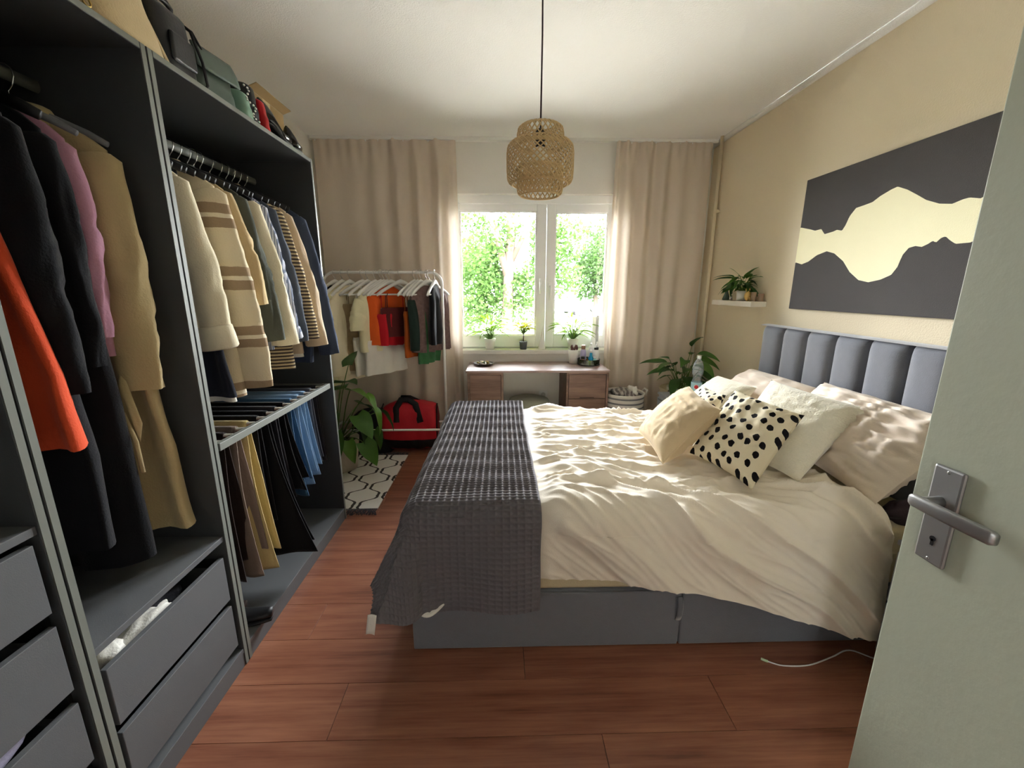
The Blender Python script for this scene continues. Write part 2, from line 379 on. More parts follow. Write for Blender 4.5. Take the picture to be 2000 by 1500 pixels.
wf = frame('wardrobe', 'dark grey open wardrobe with trouser pull-out, at the rug end', 1.31, 2.31)
rail(wf, 1.31, 2.31, 1.90)
wm = frame('wardrobe', 'narrow dark grey open wardrobe holding the long trench coat and two drawers', .808, 1.308)
rail(wm, .808, 1.308, 1.90)
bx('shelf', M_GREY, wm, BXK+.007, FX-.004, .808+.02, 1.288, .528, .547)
drawer(wm, .841, 1.272, .309, .475); drawer(wm, .841, 1.272, .118, .283)
for yy in (.829, 1.2765): bx('drawer_rail', M_BLACK, wm, BXK+.03, FX-.03, yy, yy+.009, .13, .46, 0)
wn = frame('wardrobe', 'wide dark grey open wardrobe with four drawers, next to the doorway', -.194, .806)
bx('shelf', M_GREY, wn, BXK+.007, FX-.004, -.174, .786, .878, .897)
for z0, z1 in ((.70, .862), (.50, .667), (.30, .464), (.10, .264)): drawer(wn, -.165, .772, z0, z1)
for yy in (.7765,): bx('drawer_rail', M_BLACK, wn, BXK+.03, FX-.03, yy, yy+.009, .12, .85, 0)
# trouser pull-out
tp = G().box(FX-.022, FX-.004, 1.345, 2.272, .834, .861).build('pull_out_front', M_GREYED, wf, smooth=False, bevel=.0015)
bx('pull_out_side', M_GREYED, wf, BXK+.03, FX-.022, 1.332, 1.344, .836, .858); bx('pull_out_side', M_GREYED, wf, BXK+.03, FX-.022, 2.273, 2.285, .836, .858)
bx('pull_out_back', M_GREYED, wf, BXK+.02, BXK+.03, 1.332, 2.285, .836, .858)
TY = [1.395+.07*i for i in range(13)]
_b = None
for y in TY:
    G().tube([(BXK+.03, y, .848), (FX-.022, y, .848)], .007, 8).build('trouser_bar', M_STEEL, wf)

# ---------------------------------------------------------------- hangers
def hanger_parts(t, mt, hook_m, hw=.205, drop=.075, bar=False, thick=.006, deep=.014):
    """local coordinates: rail axis through origin along Y"""
    R = .02
    pts = [(R*math.cos(a), 0, R*math.sin(a)-.004) for a in [PI*(1.12-.1*i) for i in range(13)]]
    pts += [(R, 0, -.012), (.012, 0, -.032), (0, 0, -.045), (0, 0, -.075)]
    G().tube(pts, .0022, 6).build('hook', hook_m, t, local=True)
    zs = -.078
    arm = [(-hw, 0, zs-drop), (-hw*.8, 0, zs-drop*.72), (-hw*.45, 0, zs-drop*.33), (-hw*.15, 0, zs-.004), (0, 0, zs+.004), (hw*.15, 0, zs-.004), (hw*.45, 0, zs-drop*.33), (hw*.8, 0, zs-drop*.72), (hw, 0, zs-drop)]
    G().tube(arm, [deep*.8, deep, deep*.95, deep*1.2, deep*1.5, deep*1.2, deep*.95, deep, deep*.8], 10, sq=(1, thick/deep), up=(0, 0, 1)).build('shoulder_bar', mt, t, local=True)
    if bar: G().tube([(-hw*.93, 0, zs-drop*.95), (hw*.93, 0, zs-drop*.95)], .006, 8).build('trouser_bar', mt, t, local=True)
HANG = {}
def hanger(kind, loc, rz, label, group):
    if kind not in HANG:
        t = thing('clothes_hanger', label, 'hanger', loc, group, rz)
        if kind == 'black': hanger_parts(t, M_BLACK, M_CHROME)
        elif kind == 'grey': hanger_parts(t, cloth('grey_flock', '#7d7f84'), M_CHROME, hw=.21, drop=.085, deep=.009)
        else: hanger_parts(t, M_RACK, M_CHROME, hw=.205, drop=.1, bar=True, thick=.011, deep=.013)
        HANG[kind] = t
    else:
        t = copy_tree(HANG[kind]); t.location = loc; t.rotation_euler = (0, 0, rz); t['label'] = label; t['group'] = group
    return t

# ---------------------------------------------------------------- garments
def ring_loft(rows, n, seed, fold=0., nf=5, expo=(.85, .6)):
    """rows: (cx, cy, z, W, T, amount)"""
    g = G(); b = 0
    for i, (cx, cy, z, W, T, am) in enumerate(rows):
        for k in range(n):
            q = 2*PI*k/n; c, s = math.cos(q), math.sin(q)
            x = W*math.copysign(abs(c)**expo[0], c); y = T*math.copysign(abs(s)**expo[1], s)
            y += fold*am*math.sin(nf*PI*x/max(W, .01)*.5 + seed) + .4*fold*am*math.sin(nf*2.3*x/max(W, .01)+2*seed)
            y += .010*am*(1-2.4*abs(nz(x*11+z*1.5, z*2.2, seed+7))) + .004*nz(x*24, z*9, seed)
            x += .010*am*nz(z*5, seed*2, 3+s)
            g.v.append((cx+x, cy+y, z + .006*am*nz(x*9, seed*3.1, i*.3)))
    for i in range(len(rows)-1):
        for k in range(n): g.f.append((i*n+k, i*n+(k+1) % n, (i+1)*n+(k+1) % n, (i+1)*n+k))
    return g
def sleeve_geo(p0, p1, r0, r1, bend, seed, sq=.75, n=20, m=34, fold=.004):
    p0, p1, bend = Vector(p0), Vector(p1), Vector(bend)
    mid = (p0+p1)/2 + bend; pts = []; rr = []
    for i in range(m+1):
        t = i/m; a = p0*(1-t)**2 + mid*2*t*(1-t) + p1*t*t; pts.append(a)
        rr.append((r0*(1-t)+r1*t)*(1+.06*nz(t*4, seed*2.3))*(1 if i else .7))
    g = G().tube(pts, rr, n, cap=False, sq=(sq, 1.0), up=(0, 1, 0))
    v = []
    for i, p in enumerate(g.v):
        q = Vector(p); tt_ = (i//n)/m; d = Vector((nz(q.x*20, q.z*14, seed), nz(q.y*20, q.z*14, seed+5), 0))*fold
        ang = 2*PI*(i % n)/n; cen = pts[i//n]; rd = (q-cen); rd = rd.normalized() if rd.length > 1e-5 else rd
        wr_ = .009*(1-2.6*abs(nz(math.cos(ang)*1.2+tt_*1.2, math.sin(ang)*1.2+seed, tt_*1.8)))*smooth(.05, .3, tt_)
        wr_ += .006*(1-2.5*abs(nz(math.cos(ang)*.6+3, tt_*13+math.sin(ang)*1.3, seed)))*math.exp(-((tt_-.52)/.2)**2)
        v.append(tuple(q+d+rd*wr_))
    g.v = v; return g
GN = [0]
def garment(name, label, cat, group, loc, rz, m, hw=.2, ht=.04, length=.7, drop=.08, flare=1., fold=.015, nf=5, sleeve=None, collar=None, skew=0., neck=.065, cuff=None, lapel=None, strap=None, low=None, waist=1.):
    GN[0] += 1; sd = GN[0]*1.37
    t = thing(name, label, cat, (loc[0], loc[1], loc[2]), group, rz)
    rows = []
    if strap:
        zs = strap
        prof = [(zs, hw*.94)]
    else:
        zs = drop; prof = [(0, neck), (drop*.25, neck+.3*(hw-neck)), (drop*.6, neck+.72*(hw-neck)), (drop, hw), (drop+.035, hw*1.0)]
    R = 16; z0 = prof[-1][0]
    for i in range(1, R+1):
        u = i/R; wv = 1+(flare-1)*u; wv *= 1-(1-waist)*math.sin(PI*min(1, u*1.2))
        prof.append((z0+(length-z0)*u, hw*wv))
    n = len(prof)
    for i, (d, W) in enumerate(prof):
        u = d/length; T = ht*(.35+.65*smooth(0, .25, u)); rows.append((skew*u, 0, -d, W, T, smooth(.02, .6, u)))
    body = ring_loft(rows, 36, sd, fold, nf).build('body', m, t, local=True)
    if strap:
        for sg in (-1, 1):
            for yy in (-.012, .012): G().tube([(sg*hw*.62, 0, .0-drop*.6), (sg*hw*.7, yy, -strap*.5), (sg*hw*.72, yy*1.5, -strap-.01)], .0035, 6).build('strap', m, t, local=True)
    if low:
        zl, ml = low; ring_loft([(skew*zl/length, 0, -zl, hw*flare*.97, ht*.85, 1), (skew, 0, -length-.018, hw*flare*.99, ht*.85, 1)], 36, sd, fold, nf).build('lining', ml, t, local=True)
    if sleeve:
        L, out, fwd, r0, r1 = sleeve[:5]; ms = sleeve[5] if len(sleeve) > 5 else m
        for sg in (1, -1):
            p0 = (sg*(hw-r0*.55), 0, -drop-.015); o2 = out if sg > 0 else out*.35
            p1 = (sg*(hw-r0*.3)+sg*o2, fwd if sg > 0 else fwd*.3, -drop-L)
            s = sleeve_geo(p0, p1, r0, r1, (sg*.022, -.008, 0), sd+sg, .56).build('sleeve', ms, t, local=True)
            if cuff and sg > 0:
                cl, cr, mc = cuff; P0, P1 = Vector(p0), Vector(p1); dv = (P1-P0).normalized(); a = P1-dv*cl
                gc = G().tube([a, a+dv*.004, P1-dv*cl*.5, P1, P1+dv*.006], [cr*.9, cr*1.02, cr*1.06, cr*1.08, cr*.98], 18, cap=False, sq=(.75, 1), up=(0, 1, 0))
                gc.build('cuff', mc, s, local=True, solid=.004)
    if collar:
        ch, mc = collar
        def cf(u, v):
            a = u*2*PI; k = 1+.55*v; x = (neck*1.02)*math.cos(a)*k; y = (ht*.55+.012)*math.sin(a)*k*1.15
            return (x, y, .012+.018*math.sin(v*PI) - ch*v*v - .02*abs(math.cos(a))*v)
        G().grid(cf, 28, 6, cu=True).build('collar', mc, t, local=True, solid=.004)
    if lapel:
        def lf(sg):
            def q(u, v):
                zz = -.02-u*.34; wdt = .09*math.sin(PI*min(1, u*.9+.1))**.7
                return (.02+.045*(1-u)+wdt*v, -ht*(.6+.4*u)-.008-.004*math.sin(v*PI), zz-.05*v*(1-u))
            return q
        G().grid(lf(1), 12, 5).build('lapel', lapel, t, local=True, solid=.003)
    return t

GW = 'clothes hanging in the trouser pull-out wardrobe'
RX, RZ = -1.244, 1.895
c_cream = cloth('cream_wool', '#e6dcc0'); c_camel = cloth('camel_wool', '#c9b288'); c_olive = cloth('olive_grey_wool', '#4f5249')
c_navy = cloth('navy_wool', '#3a4356'); c_black = cloth('black_cloth', '#17171a'); c_beige = cloth('beige_wool', '#cbb79c'); c_denim = cloth('dark_denim', '#2b2d36')
c_slate = cloth('slate_wool', '#4d535e'); c_white = cloth('off_white_cotton', '#e6e3da')
m_plaid = stripes('brown_banded_wool', '#ded0b2', '#a08a70', 4.6, 2, .38, '#e6dcc4', .012)
m_rib = stripes('ribbed_brown_knit', '#cbb892', '#4d423c', 62, 2, .5)
m_rib2 = stripes('ribbed_green_knit', '#8a8874', '#4f4d40', 70, 2, .45)
m_bstr = stripes('blue_striped_shirting', '#b9bcc8', '#777f92', 120, 0, .45)
def far_g(y, tilt, *a, **k): return garment(a[0], a[1], k.pop('cat', 'jacket'), GW, (RX, y, RZ-.085), tilt, *a[2:], **k)
far_g(1.455, .05, 'cream_jacket', 'cream jacket with turned-up cuff, hanging beside the wardrobe divider', c_cream, hw=.205, ht=.034, length=.60, sleeve=(.56, .045, .04, .062, .047), cuff=(.075, .058, c_cream), collar=(.05, c_cream))
far_g(1.52, .0, 'denim_skirt', 'dark denim skirt hanging below the cream jacket sleeve', c_denim, cat='skirt', hw=.17, ht=.03, length=.83, drop=.05, flare=1.55, fold=.012, low=(.8, c_white))
far_g(1.60, .06, 'banded_coat', 'beige coat with broad brown bands across the sleeve', m_plaid, cat='coat', hw=.225, ht=.042, length=.85, sleeve=(.74, .055, .04, .068, .060), collar=(.06, m_plaid))
far_g(1.665, .03, 'camel_jacket', 'camel jacket with a dark collar opening, behind the banded coat', c_camel, hw=.22, ht=.026, length=.60, sleeve=(.42, .06, .03, .056, .045), collar=(.05, c_camel))
far_g(1.735, .03, 'olive_blazer', 'dark olive grey blazer hanging in the middle of the row', c_olive, cat='blazer', hw=.23, ht=.03, length=.66, sleeve=(.57, .055, .03, .062, .052), collar=(.05, c_olive), lapel=c_olive)
far_g(1.825, .05, 'two_tone_jacket', 'jacket with black shoulders and cream sleeves', c_black, hw=.225, ht=.03, length=.58, sleeve=(.60, .065, .04, .058, .054, c_cream), collar=(.06, c_black), lapel=c_black)
far_g(1.895, .04, 'striped_shirt', 'blue grey striped shirt with a rolled sleeve', m_bstr, cat='shirt', hw=.22, ht=.03, length=.70, sleeve=(.58, .06, .03, .055, .045), cuff=(.05, .056, m_bstr))
far_g(1.955, .04, 'slate_blazer', 'slate blue blazer between the striped shirt and the ribbed sweater', c_slate, cat='blazer', hw=.225, ht=.03, length=.70, sleeve=(.60, .06, .03, .06, .052), lapel=c_slate)
far_g(2.015, .05, 'ribbed_sweater', 'brown and cream ribbed sweater with striped sleeves', m_rib, cat='sweater', hw=.225, ht=.032, length=.82, sleeve=(.60, .085, .05, .058, .042), collar=(.05, m_rib))
far_g(2.105, .04, 'beige_coat', 'plain beige wool coat next to the ribbed sweater', c_beige, cat='coat', hw=.225, ht=.034, length=.76, sleeve=(.64, .08, .05, .058, .052), low=(.7, c_white))
far_g(2.20, .04, 'navy_blazer', 'long navy blazer, last in the row by the end panel', c_navy, cat='blazer', hw=.24, ht=.042, length=.82, sleeve=(.70, .09, .04, .066, .046), collar=(.055, c_navy), lapel=c_navy)
for y, n_ in ((1.455, 'cream jacket'), (1.52, 'denim skirt'), (1.60, 'banded coat'), (1.665, 'camel jacket'), (1.735, 'olive blazer'), (1.825, 'two-tone jacket'), (1.895, 'striped shirt'), (1.955, 'slate blazer'), (2.015, 'ribbed sweater'), (2.105, 'beige coat'), (2.20, 'navy blazer')):
    hanger('black', (RX, y, RZ+.012), random.uniform(-.05, .05), 'black slim hanger with chrome hook carrying the '+n_, 'black hangers on the far wardrobe rail')
for y in (1.385, 1.415, 1.485, 1.56, 1.63, 1.70, 1.775, 1.86, 2.06, 2.15):
    hanger('black', (RX, y, RZ+.012), random.uniform(-.05, .05), 'empty black slim hanger with chrome hook on the rail of the trouser wardrobe', 'empty black hangers on the far wardrobe rail')

# trousers on the pull-out
GT = 'trousers folded over the pull-out bars'
def trousers(y, x0, x1, za, zb, m, label, name='trousers', flare=0., sw=0., fold=.006, spread=.02):
    sd = y*13.7
    t = thing(name, label, 'trousers', ((x0+x1)/2, y, .858), GT)
    L1, L2 = .858-za, .858-zb; R = .0105
    def leg(L, sg):
        def fn(u, v):
            d = v*L; k = smooth(0, .3, d)
            x = x0+(x1-x0)*u + flare*(u-.25)*(d/L1)**1.5 + sw*(d/L1)**2
            yo = R + spread*k*(.6+.4*math.sin(u*6+sd)) + fold*k*math.sin(u*11+sd+d*3) + .4*fold*math.sin(u*25+sd*2)*k
            if d < .016: a = d/R; a = min(a, PI/2); return (x, y+sg*R*math.sin(a), .848+.011+R*math.cos(a)-R)
            return (x, y+sg*yo, .859-R-(d-.016) + .01*nz(u*4, sd)*v)
        return fn
    G().grid(leg(L1, -1), 22, 40).build('leg', m, t, solid=.004)
    G().grid(leg(L2, 1), 22, 40).build('leg', m, t, solid=.004)
    return t
c_jean = cloth('blue_denim', '#3f6283', var=.2); c_jean2 = cloth('light_denim', '#7d9dbb', var=.15); c_khaki = cloth('khaki_cotton', '#c3b07c'); c_taupe = cloth('taupe_cotton', '#857569'); c_char = cloth('charcoal_cotton', '#2b2b30'); c_brown = cloth('dark_brown_leather', '#2c221f')
for i, (za, zb, m, lb, fl_, sw_, x0) in enumerate([
    (.28, .34, c_char, 'charcoal trousers on the bar nearest the divider', .0, .0, -1.45),
    (.25, .30, c_brown, 'dark brown trousers beside the charcoal pair', .0, .02, -1.42),
    (.22, .30, c_taupe, 'taupe trousers next to the khaki pair', .03, .02, -1.40),
    (.20, .26, c_khaki, 'khaki trousers with bright pressed crease', .04, .03, -1.40),
    (.30, .36, c_black, 'plain black trousers between khaki pair and flared pair', .0, .02, -1.44),
    (.17, .22, c_black, 'wide flared black trousers reaching almost to the wardrobe floor', .14, .05, -1.40),
    (.36, .40, c_char, 'charcoal cropped trousers beside the flared pair', .02, .03, -1.42),
    (.42, .46, c_black, 'black trousers with turned leg in front of the jeans', .05, .04, -1.43),
    (.36, .42, c_jean, 'mid blue jeans with frayed hem', .03, .03, -1.38),
    (.38, .42, c_jean2, 'light blue jeans behind the mid blue pair', .03, .03, -1.36),
    (.40, .44, c_jean2, 'pale washed jeans with white edge', .02, .035, -1.40),
    (.44, .46, c_slate, 'slate trousers near the end panel', .0, .03, -1.42),
    (.42, .45, c_char, 'dark trousers on the bar against the end panel', .0, .02, -1.42)]):
    trousers(TY[i], x0, -1.02, za, zb, m, lb, flare=fl_, sw=sw_)
# shoes on the wardrobe floor
def shoe(label, loc, rz, m, L=.24, heel=.05, name='shoe', grp=None, scale=1.):
    t = thing(name, label, 'shoe', loc, grp, rz)
    def up(u, v):
        a = v*2*PI; w_ = .038*math.sin(PI*(u*.86+.1))**.5; h = .035+.05*smooth(.5, 1, u); zc = heel*smooth(.35, .85, u)
        return (L*(u-.5)*-1, w_*math.cos(a), zc+.012+(h*(.5+.5*math.sin(a))))
    g = G().grid(up, 18, 14, cv=True); g.f.append(tuple(range(14))); g.f.append(tuple(18*14+k for k in range(14))[::-1]); g.build('upper', m, t, local=True)
    G().grid(lambda u, v: (L*(.5-u), (v-.5)*.076*math.sin(PI*(u*.86+.1))**.5, heel*smooth(.35, .85, u)+.008), 18, 2).build('sole', M_BLACK, t, local=True, solid=.008)
    if heel > .02: G().tube([(-L*.44, 0, 0), (-L*.42, 0, heel+.01)], [.007, .016], 8).build('heel', m, t, local=True)
    return t
m_shb = mat('brown_leather', '#4a3328', .4, .4, .1)
shoe('brown pointed shoe on the wardrobe floor under the taupe trousers', (-1.16, 1.43, .085), .35, m_shb, heel=.05)
shoe('black heeled shoe standing on the wardrobe floor by the divider', (-1.04, 1.41, .085), .2, M_BLACK, heel=.055)

# ---- narrow wardrobe
GM = 'clothes hanging in the narrow wardrobe'
c_trench = cloth('beige_trench_gabardine', '#b9a77e'); c_pink = cloth('pink_cotton', '#b98aa0'); c_red = cloth('rust_red_jersey', '#d1502f')
def mid_g(y, tilt, *a, **k): return garment(a[0], a[1], k.pop('cat', 'dress'), GM, (RX, y, RZ-.085), tilt, *a[2:], **k)
tc = mid_g(1.215, .06, 'trench_coat', 'long beige trench coat with loose belt, hanging by the divider', c_trench, cat='coat', hw=.20, ht=.045, length=1.18, flare=1.08, fold=.022, nf=4, sleeve=(.64, .012, -.03, .066, .056), collar=(.08, c_trench), lapel=c_trench, skew=.03)
G().grid(lambda u, v: (.17+.05*u, -.075+.02*v-.03*u, -.70-.16*u+.05*v), 10, 3).build('belt_end', c_trench, tc, local=True, solid=.003)
G().tube([(.17, -.08, -.78), (.205, -.10, -.86), (.21, -.105, -.95)], .006, 6).build('belt_cord', c_trench, tc, local=True)
mid_g(1.13, .05, 'pink_shirt', 'dusty pink shirt between the trench coat and the black dresses', c_pink, cat='shirt', hw=.18, ht=.026, length=.62, sleeve=(.48, .0, -.02, .05, .042))
mid_g(1.07, .03, 'black_dress', 'long black dress reaching down to the shelf', c_black, hw=.19, ht=.04, length=1.20, flare=1.18, fold=.02, sleeve=(.55, .0, .0, .055, .045))
mid_g(.985, .0, 'black_coat', 'black coat with long sleeves beside the red skirt', c_black, cat='coat', hw=.205, ht=.04, length=1.10, flare=1.1, sleeve=(.60, .01, .0, .06, .05), collar=(.06, c_black))
mid_g(.915, .0, 'red_blouse', 'rust red blouse with flared side, hanging at the post', c_red, cat='blouse', hw=.18, ht=.034, length=.80, flare=1.36, fold=.02, nf=4, sleeve=None, skew=.03)
mid_g(.865, .0, 'black_cardigan', 'black knitted cardigan squeezed against the post', c_black, cat='cardigan', hw=.205, ht=.03, length=.80, flare=1.1, low=(.76, c_white))
hanger('grey', (RX, 1.135, RZ+.01), .05, 'grey flocked hanger carrying the pink shirt', 'grey hangers in the narrow wardrobe')
hanger('grey', (RX, 1.215, RZ+.01), .06, 'grey flocked hanger inside the trench coat', 'grey hangers in the narrow wardrobe')
for y, n_ in ((1.07, 'long black dress'), (.985, 'black coat'), (.915, 'red blouse'), (.865, 'black cardigan')):
    hanger('black', (RX, y, RZ+.012), 0, 'black slim hanger carrying the '+n_, 'black hangers in the narrow wardrobe')
def crumple(name, label, cat, c, r, m, seed, k=7, amp=.3):
    def fn(p): q = Vector(p); n_ = nz(q.x*k/r[0]*.3, q.y*k/r[1]*.3+seed, q.z*k/r[2]*.3); return q*(1+amp*n_)
    return G().ball(c, r, 28, 18, fn).build(name, m, None, loc=(c[0], c[1], c[2]-r[2]), label=label, cat=cat)
# things lying in the drawers
crumple('white_cloth', 'white folded cloth sticking out of the upper narrow drawer', 'cloth', (-1.04, .90, .452), (.05, .05, .035), c_white, 1)
crumple('white_cloth', 'thin white cloth lying along the upper narrow drawer', 'cloth', (-1.02, 1.02, .44), (.03, .09, .03), c_white, 4)
crumple('black_garment', 'black knitwear bundle in the upper narrow drawer', 'clothing', (-1.16, 1.10, .43), (.14, .14, .055), c_char, 2)
crumple('white_tissue', 'white tissue on the shelf below the hanging clothes', 'tissue', (-1.005, .842, .562), (.02, .012, .02), c_white, 3)
crumple('white_cloth', 'white cloth lying in the second drawer of the wide wardrobe', 'cloth', (-1.02, .56, .655), (.04, .08, .03), c_white, 5)
crumple('lilac_cloth', 'lilac cloth rolled in the third drawer of the wide wardrobe', 'cloth', (-1.02, .60, .455), (.035, .11, .03), cloth('lilac_cotton', '#a39db2'), 6)

# ---- bags and boxes on top of the wardrobes
ZW = ZT
def bag(name, label, loc, w_, d_, h_, m, taper=.75, rz=0, handle=None, hm=None, flap=None, strap=None, extra=None):
    """local: width along Y, depth along X, height z, soft bag with rounded top"""
    t = thing(name, label, 'bag', loc, 'bags on top of the wardrobes', rz)
    def fn(u, v):
        a = u*2*PI; c, s = math.cos(a), math.sin(a); k = 1-(1-taper)*v; e = math.sin(min(1, (1-v)*6)*PI/2)**.5 if v > .82 else 1.
        x = d_/2*math.copysign(abs(c)**.5, c)*k*e; y = w_/2*math.copysign(abs(s)**.5, s)*(1-(1-taper)*.5*v)*(.9+.1*e)
        return (x*(1+.08*nz(y*12, v*4)), y*(1+.04*nz(x*12, v*5)), h_*(v if v < .98 else .985))
    g = G().grid(fn, 40, 22, cu=True); g.v.append((0, 0, h_)); b = len(g.v)-1
    for i in range(40): g.f.append((i*23+22, ((i+1) % 40)*23+22, b)); 
    g.f.append(tuple(i*23 for i in range(40))[::-1])
    body = g.build('body', m, t, local=True)
    if handle:
        for sx in (-1, 1):
            G().tube([(sx*d_*.2, -w_*.22, h_*.8), (sx*d_*.25, -w_*.2, h_*.95+handle*.6), (sx*d_*.25, -w_*.08, h_*.95+handle), (sx*d_*.25, w_*.08, h_*.95+handle), (sx*d_*.25, w_*.2, h_*.95+handle*.6), (sx*d_*.2, w_*.22, h_*.8)], .008, 8).build('handle', hm or m, t, local=True)
    if flap:
        G().grid(lambda u, v: (d_*.5*(1.03-.23*(1-v))*(.96+.05*math.sin(v*PI)), (u-.5)*w_*.92*(1-.1*(1-v)), h_*(.93-.45*v)), 14, 8).build('flap', flap, t, local=True, solid=.006)
    if strap:
        G().tube([(d_*.5, w_*.3, h_*.75), (d_*.56, w_*.45, h_*.4), (d_*.56, w_*.52, h_*.1), (d_*.5, w_*.5, .006)], .005, 6).build('strap', strap, t, local=True)
    return t
c_canv = cloth('canvas_tote', '#cdb892'); m_green = mat('sage_leather', '#55645c', .4, .4, .06); m_mint = mat('mint_leather', '#8fb3a0', .45, .4, .05); m_blk = mat('black_leather', '#1c1c20', .38, .45, .1, bump=.2, bs=120); m_redl = mat('red_leather', '#b3141c', .35, .45, .05); m_chain = mat('gold_chain', '#b49a5c', .3, .5, .05, metal=1)
# canvas tote slumped over the top edge
def tote(u, v):
    y = 1.22+.24*u - .05*v*(u-.5); h = .34*v
    x = -.99 - .10*v + .03*math.sin(u*PI)*(1-v*.5) + .018*nz(u*5, v*5, 3)
    return (x, y + .012*nz(v*6, u*4, 8), ZW+.004+h)
tt = thing('canvas_tote', 'cream canvas tote bag leaning at the front edge of the wardrobe tops', 'bag', (-1.06, 1.33, ZW), 'bags on top of the wardrobes')
def tote2(u, v):
    a = u*2*PI; c, s = math.cos(a), math.sin(a)
    y = 1.315 + (.125-.035*v)*math.copysign(abs(c)**.6, c) + .02*nz(u*6, v*3, 5)*v
    x = -1.05 + (.085-.045*v)*math.copysign(abs(s)**.7, s) + .02*nz(u*7, v*4, 2)*v - .03*v
    return (x, y, ZW+.003+.33*v+.02*nz(c*2, s*2, 1)*v)
G().grid(tote2, 44, 20, cu=True).build('body', c_canv, tt, solid=.004)
G().tube([(-1.0, 1.26, ZW+.31), (-.985, 1.275, ZW+.42), (-.99, 1.32, ZW+.48), (-.985, 1.365, ZW+.42), (-1.0, 1.38, ZW+.31)], .011, 8, sq=(.4, 1.2)).build('handle', c_canv, tt)
G().tube([(-1.10, 1.40, ZW+.25), (-1.02, 1.425, ZW+.12), (-.985, 1.43, ZW+.02)], .009, 8, sq=(.4, 1.3)).build('shoulder_strap', c_canv, tt)
# chain bag lying left of it
cb = bag('chain_bag', 'black bag with gold chain lying before the canvas tote', (-1.10, 1.10, ZW), .18, .14, .12, m_blk, .8)
ch = G()
for i in range(16):
    a = i/15; p = Vector((-1.0+.015*math.sin(i*1.3), 1.10+.12*a, ZW+.055-.035*a+.012*math.sin(i*2)))
    ch.tube([p+Vector((0, .011*math.cos(q), .009*math.sin(q))) for q in [k*PI/4 for k in range(9)]], .0025, 5, cap=False)
ch.build('chain', m_chain, cb)
bk = bag('backpack', 'black backpack with straps standing next to the canvas tote', (-1.07, 1.51, ZW), .15, .17, .21, m_blk, .8, handle=.02, strap=m_blk)
G().box(.075, .09, -.05, .05, .04, .12).build('front_pocket', m_blk, bk, local=True, bevel=.008)
G().tube([(.03, .05, .2), (.06, .09, .18), (.07, .11, .14)], .008, 8, sq=(.4, 1)).build('shoulder_strap', m_blk, bk, local=True)
bag('green_handbag', 'sage green handbag with a wide soft body on the wardrobe top', (-1.075, 1.68, ZW), .20, .20, .165, m_green, .72, rz=-.15, flap=m_green)
bag('mint_bag', 'small mint green bag with silver chain beside the sage handbag', (-1.02, 1.82, ZW), .055, .11, .105, m_mint, .7)
bag('black_clutch', 'tall black clutch standing upright between mint and red bags', (-1.04, 1.885, ZW), .05, .13, .16, m_blk, .8)
bag('red_bag', 'narrow red leather bag standing beside the black clutch', (-1.03, 1.935, ZW), .04, .14, .125, m_redl, .75)
kb = G()
for i in range(14):
    a = i/13; kb.ball((-.965+.01*math.sin(i), 1.79+.07*a, ZW+.11-.10*a), .0045, 6, 5)
kb.build('silver_chain', M_CHROME, None, loc=(-.965, 1.83, ZW), label='thin silver bag chain hanging over the mint bag', cat='chain')
m_card = mat('brown_cardboard', '#a38a63', .85, .15, .06, 20)
cbx = thing('cardboard_box', 'brown cardboard box at the end of the wardrobe top', 'box', (-1.25, 2.14, ZW))
bx('box_body', m_card, cbx, -1.42, -1.06, 1.985, 2.285, ZW+.001, ZW+.19, .003)
bx('tape', mat('box_tape', '#c9b98e', .35, .4), cbx, -1.0595, -1.0585, 2.10, 2.16, ZW+.001, ZW+.19, 0)
G().grid(lambda u, v: (-1.06+.04*v, 1.99+.29*u, ZW+.19+.015*v), 2, 2).build('flap', m_card, cbx, solid=.003, smooth=False)
shoe('glossy black heeled shoe lying in front of the cardboard box', (-1.0, 2.06, ZW+.002), 1.5, mat('black_patent', '#0c0c0e', .12, .6, .02), L=.20, heel=.04)
shoe('black sandal with silver buckle at the wardrobe corner', (-1.0, 2.215, ZW+.002), 1.7, mat('black_patent', '#0c0c0e'), L=.13, heel=.0)

# ---------------------------------------------------------------- bed
bed = thing('bed', 'grey upholstered box bed with channel-stitched headboard', 'bed', (.7, 2.04, .012))
BX0, BX1, BY0, BY1 = -.348, 1.70, 1.345, 2.745
bs = bx('base', M_VELVET, bed, BX0, BX1, BY0, BY1, .014, .262, .012)
for x0, x1 in ((BX0+.004, .680), (.686, BX1-.004)): bx('side_panel', M_VELVET, bed, x0, x1, BY0-.010, BY0-.0005, .018, .258, .006)
G().tube([(.672, BY0-.013, .235), (.672, BY0-.024, .20), (.672, BY0-.024, .165), (.672, BY0-.013, .135)], .011, 8, sq=(.35, 1.), up=(0, 1, 0)).build('pull_tab', M_VELVET, bed)
M_SHEET = cloth('sand_sheet_cotton', '#cdbf9d', var=.04, bs=200)
mtr = thing('mattress', 'mattress in a sand-coloured fitted sheet lying on the bed base', 'mattress', (.7, 2.04, .263))
G().box(BX0+.03, 1.69, BY0+.001, BY1-.01, .264, .50).build('cover', M_SHEET, mtr, smooth=True, bevel=.018)
G().tube([(BX0+.06, BY0+.0, .40), (1.66, BY0+.0, .40)], .005, 6).build('piping', M_SHEET, mtr)
hb = G().box(1.745, 1.792, 1.285, 2.69, .02, 1.135).build('headboard_back', M_VELVET, bed, smooth=False, bevel=.012)
NCH = 7; CW = (2.69-1.285)/NCH
def chan(u, v):
    a = (u-.5)*CW; z = .30+v*.85
    e = max(0., 1-abs(2*u-1)**3.2)**.5; top = 1. if v < .93 else math.sqrt(max(0, 1-((v-.93)/.07)**2))
    return (1.748 - .052*e*(.25+.75*top), a, z)
cm = None
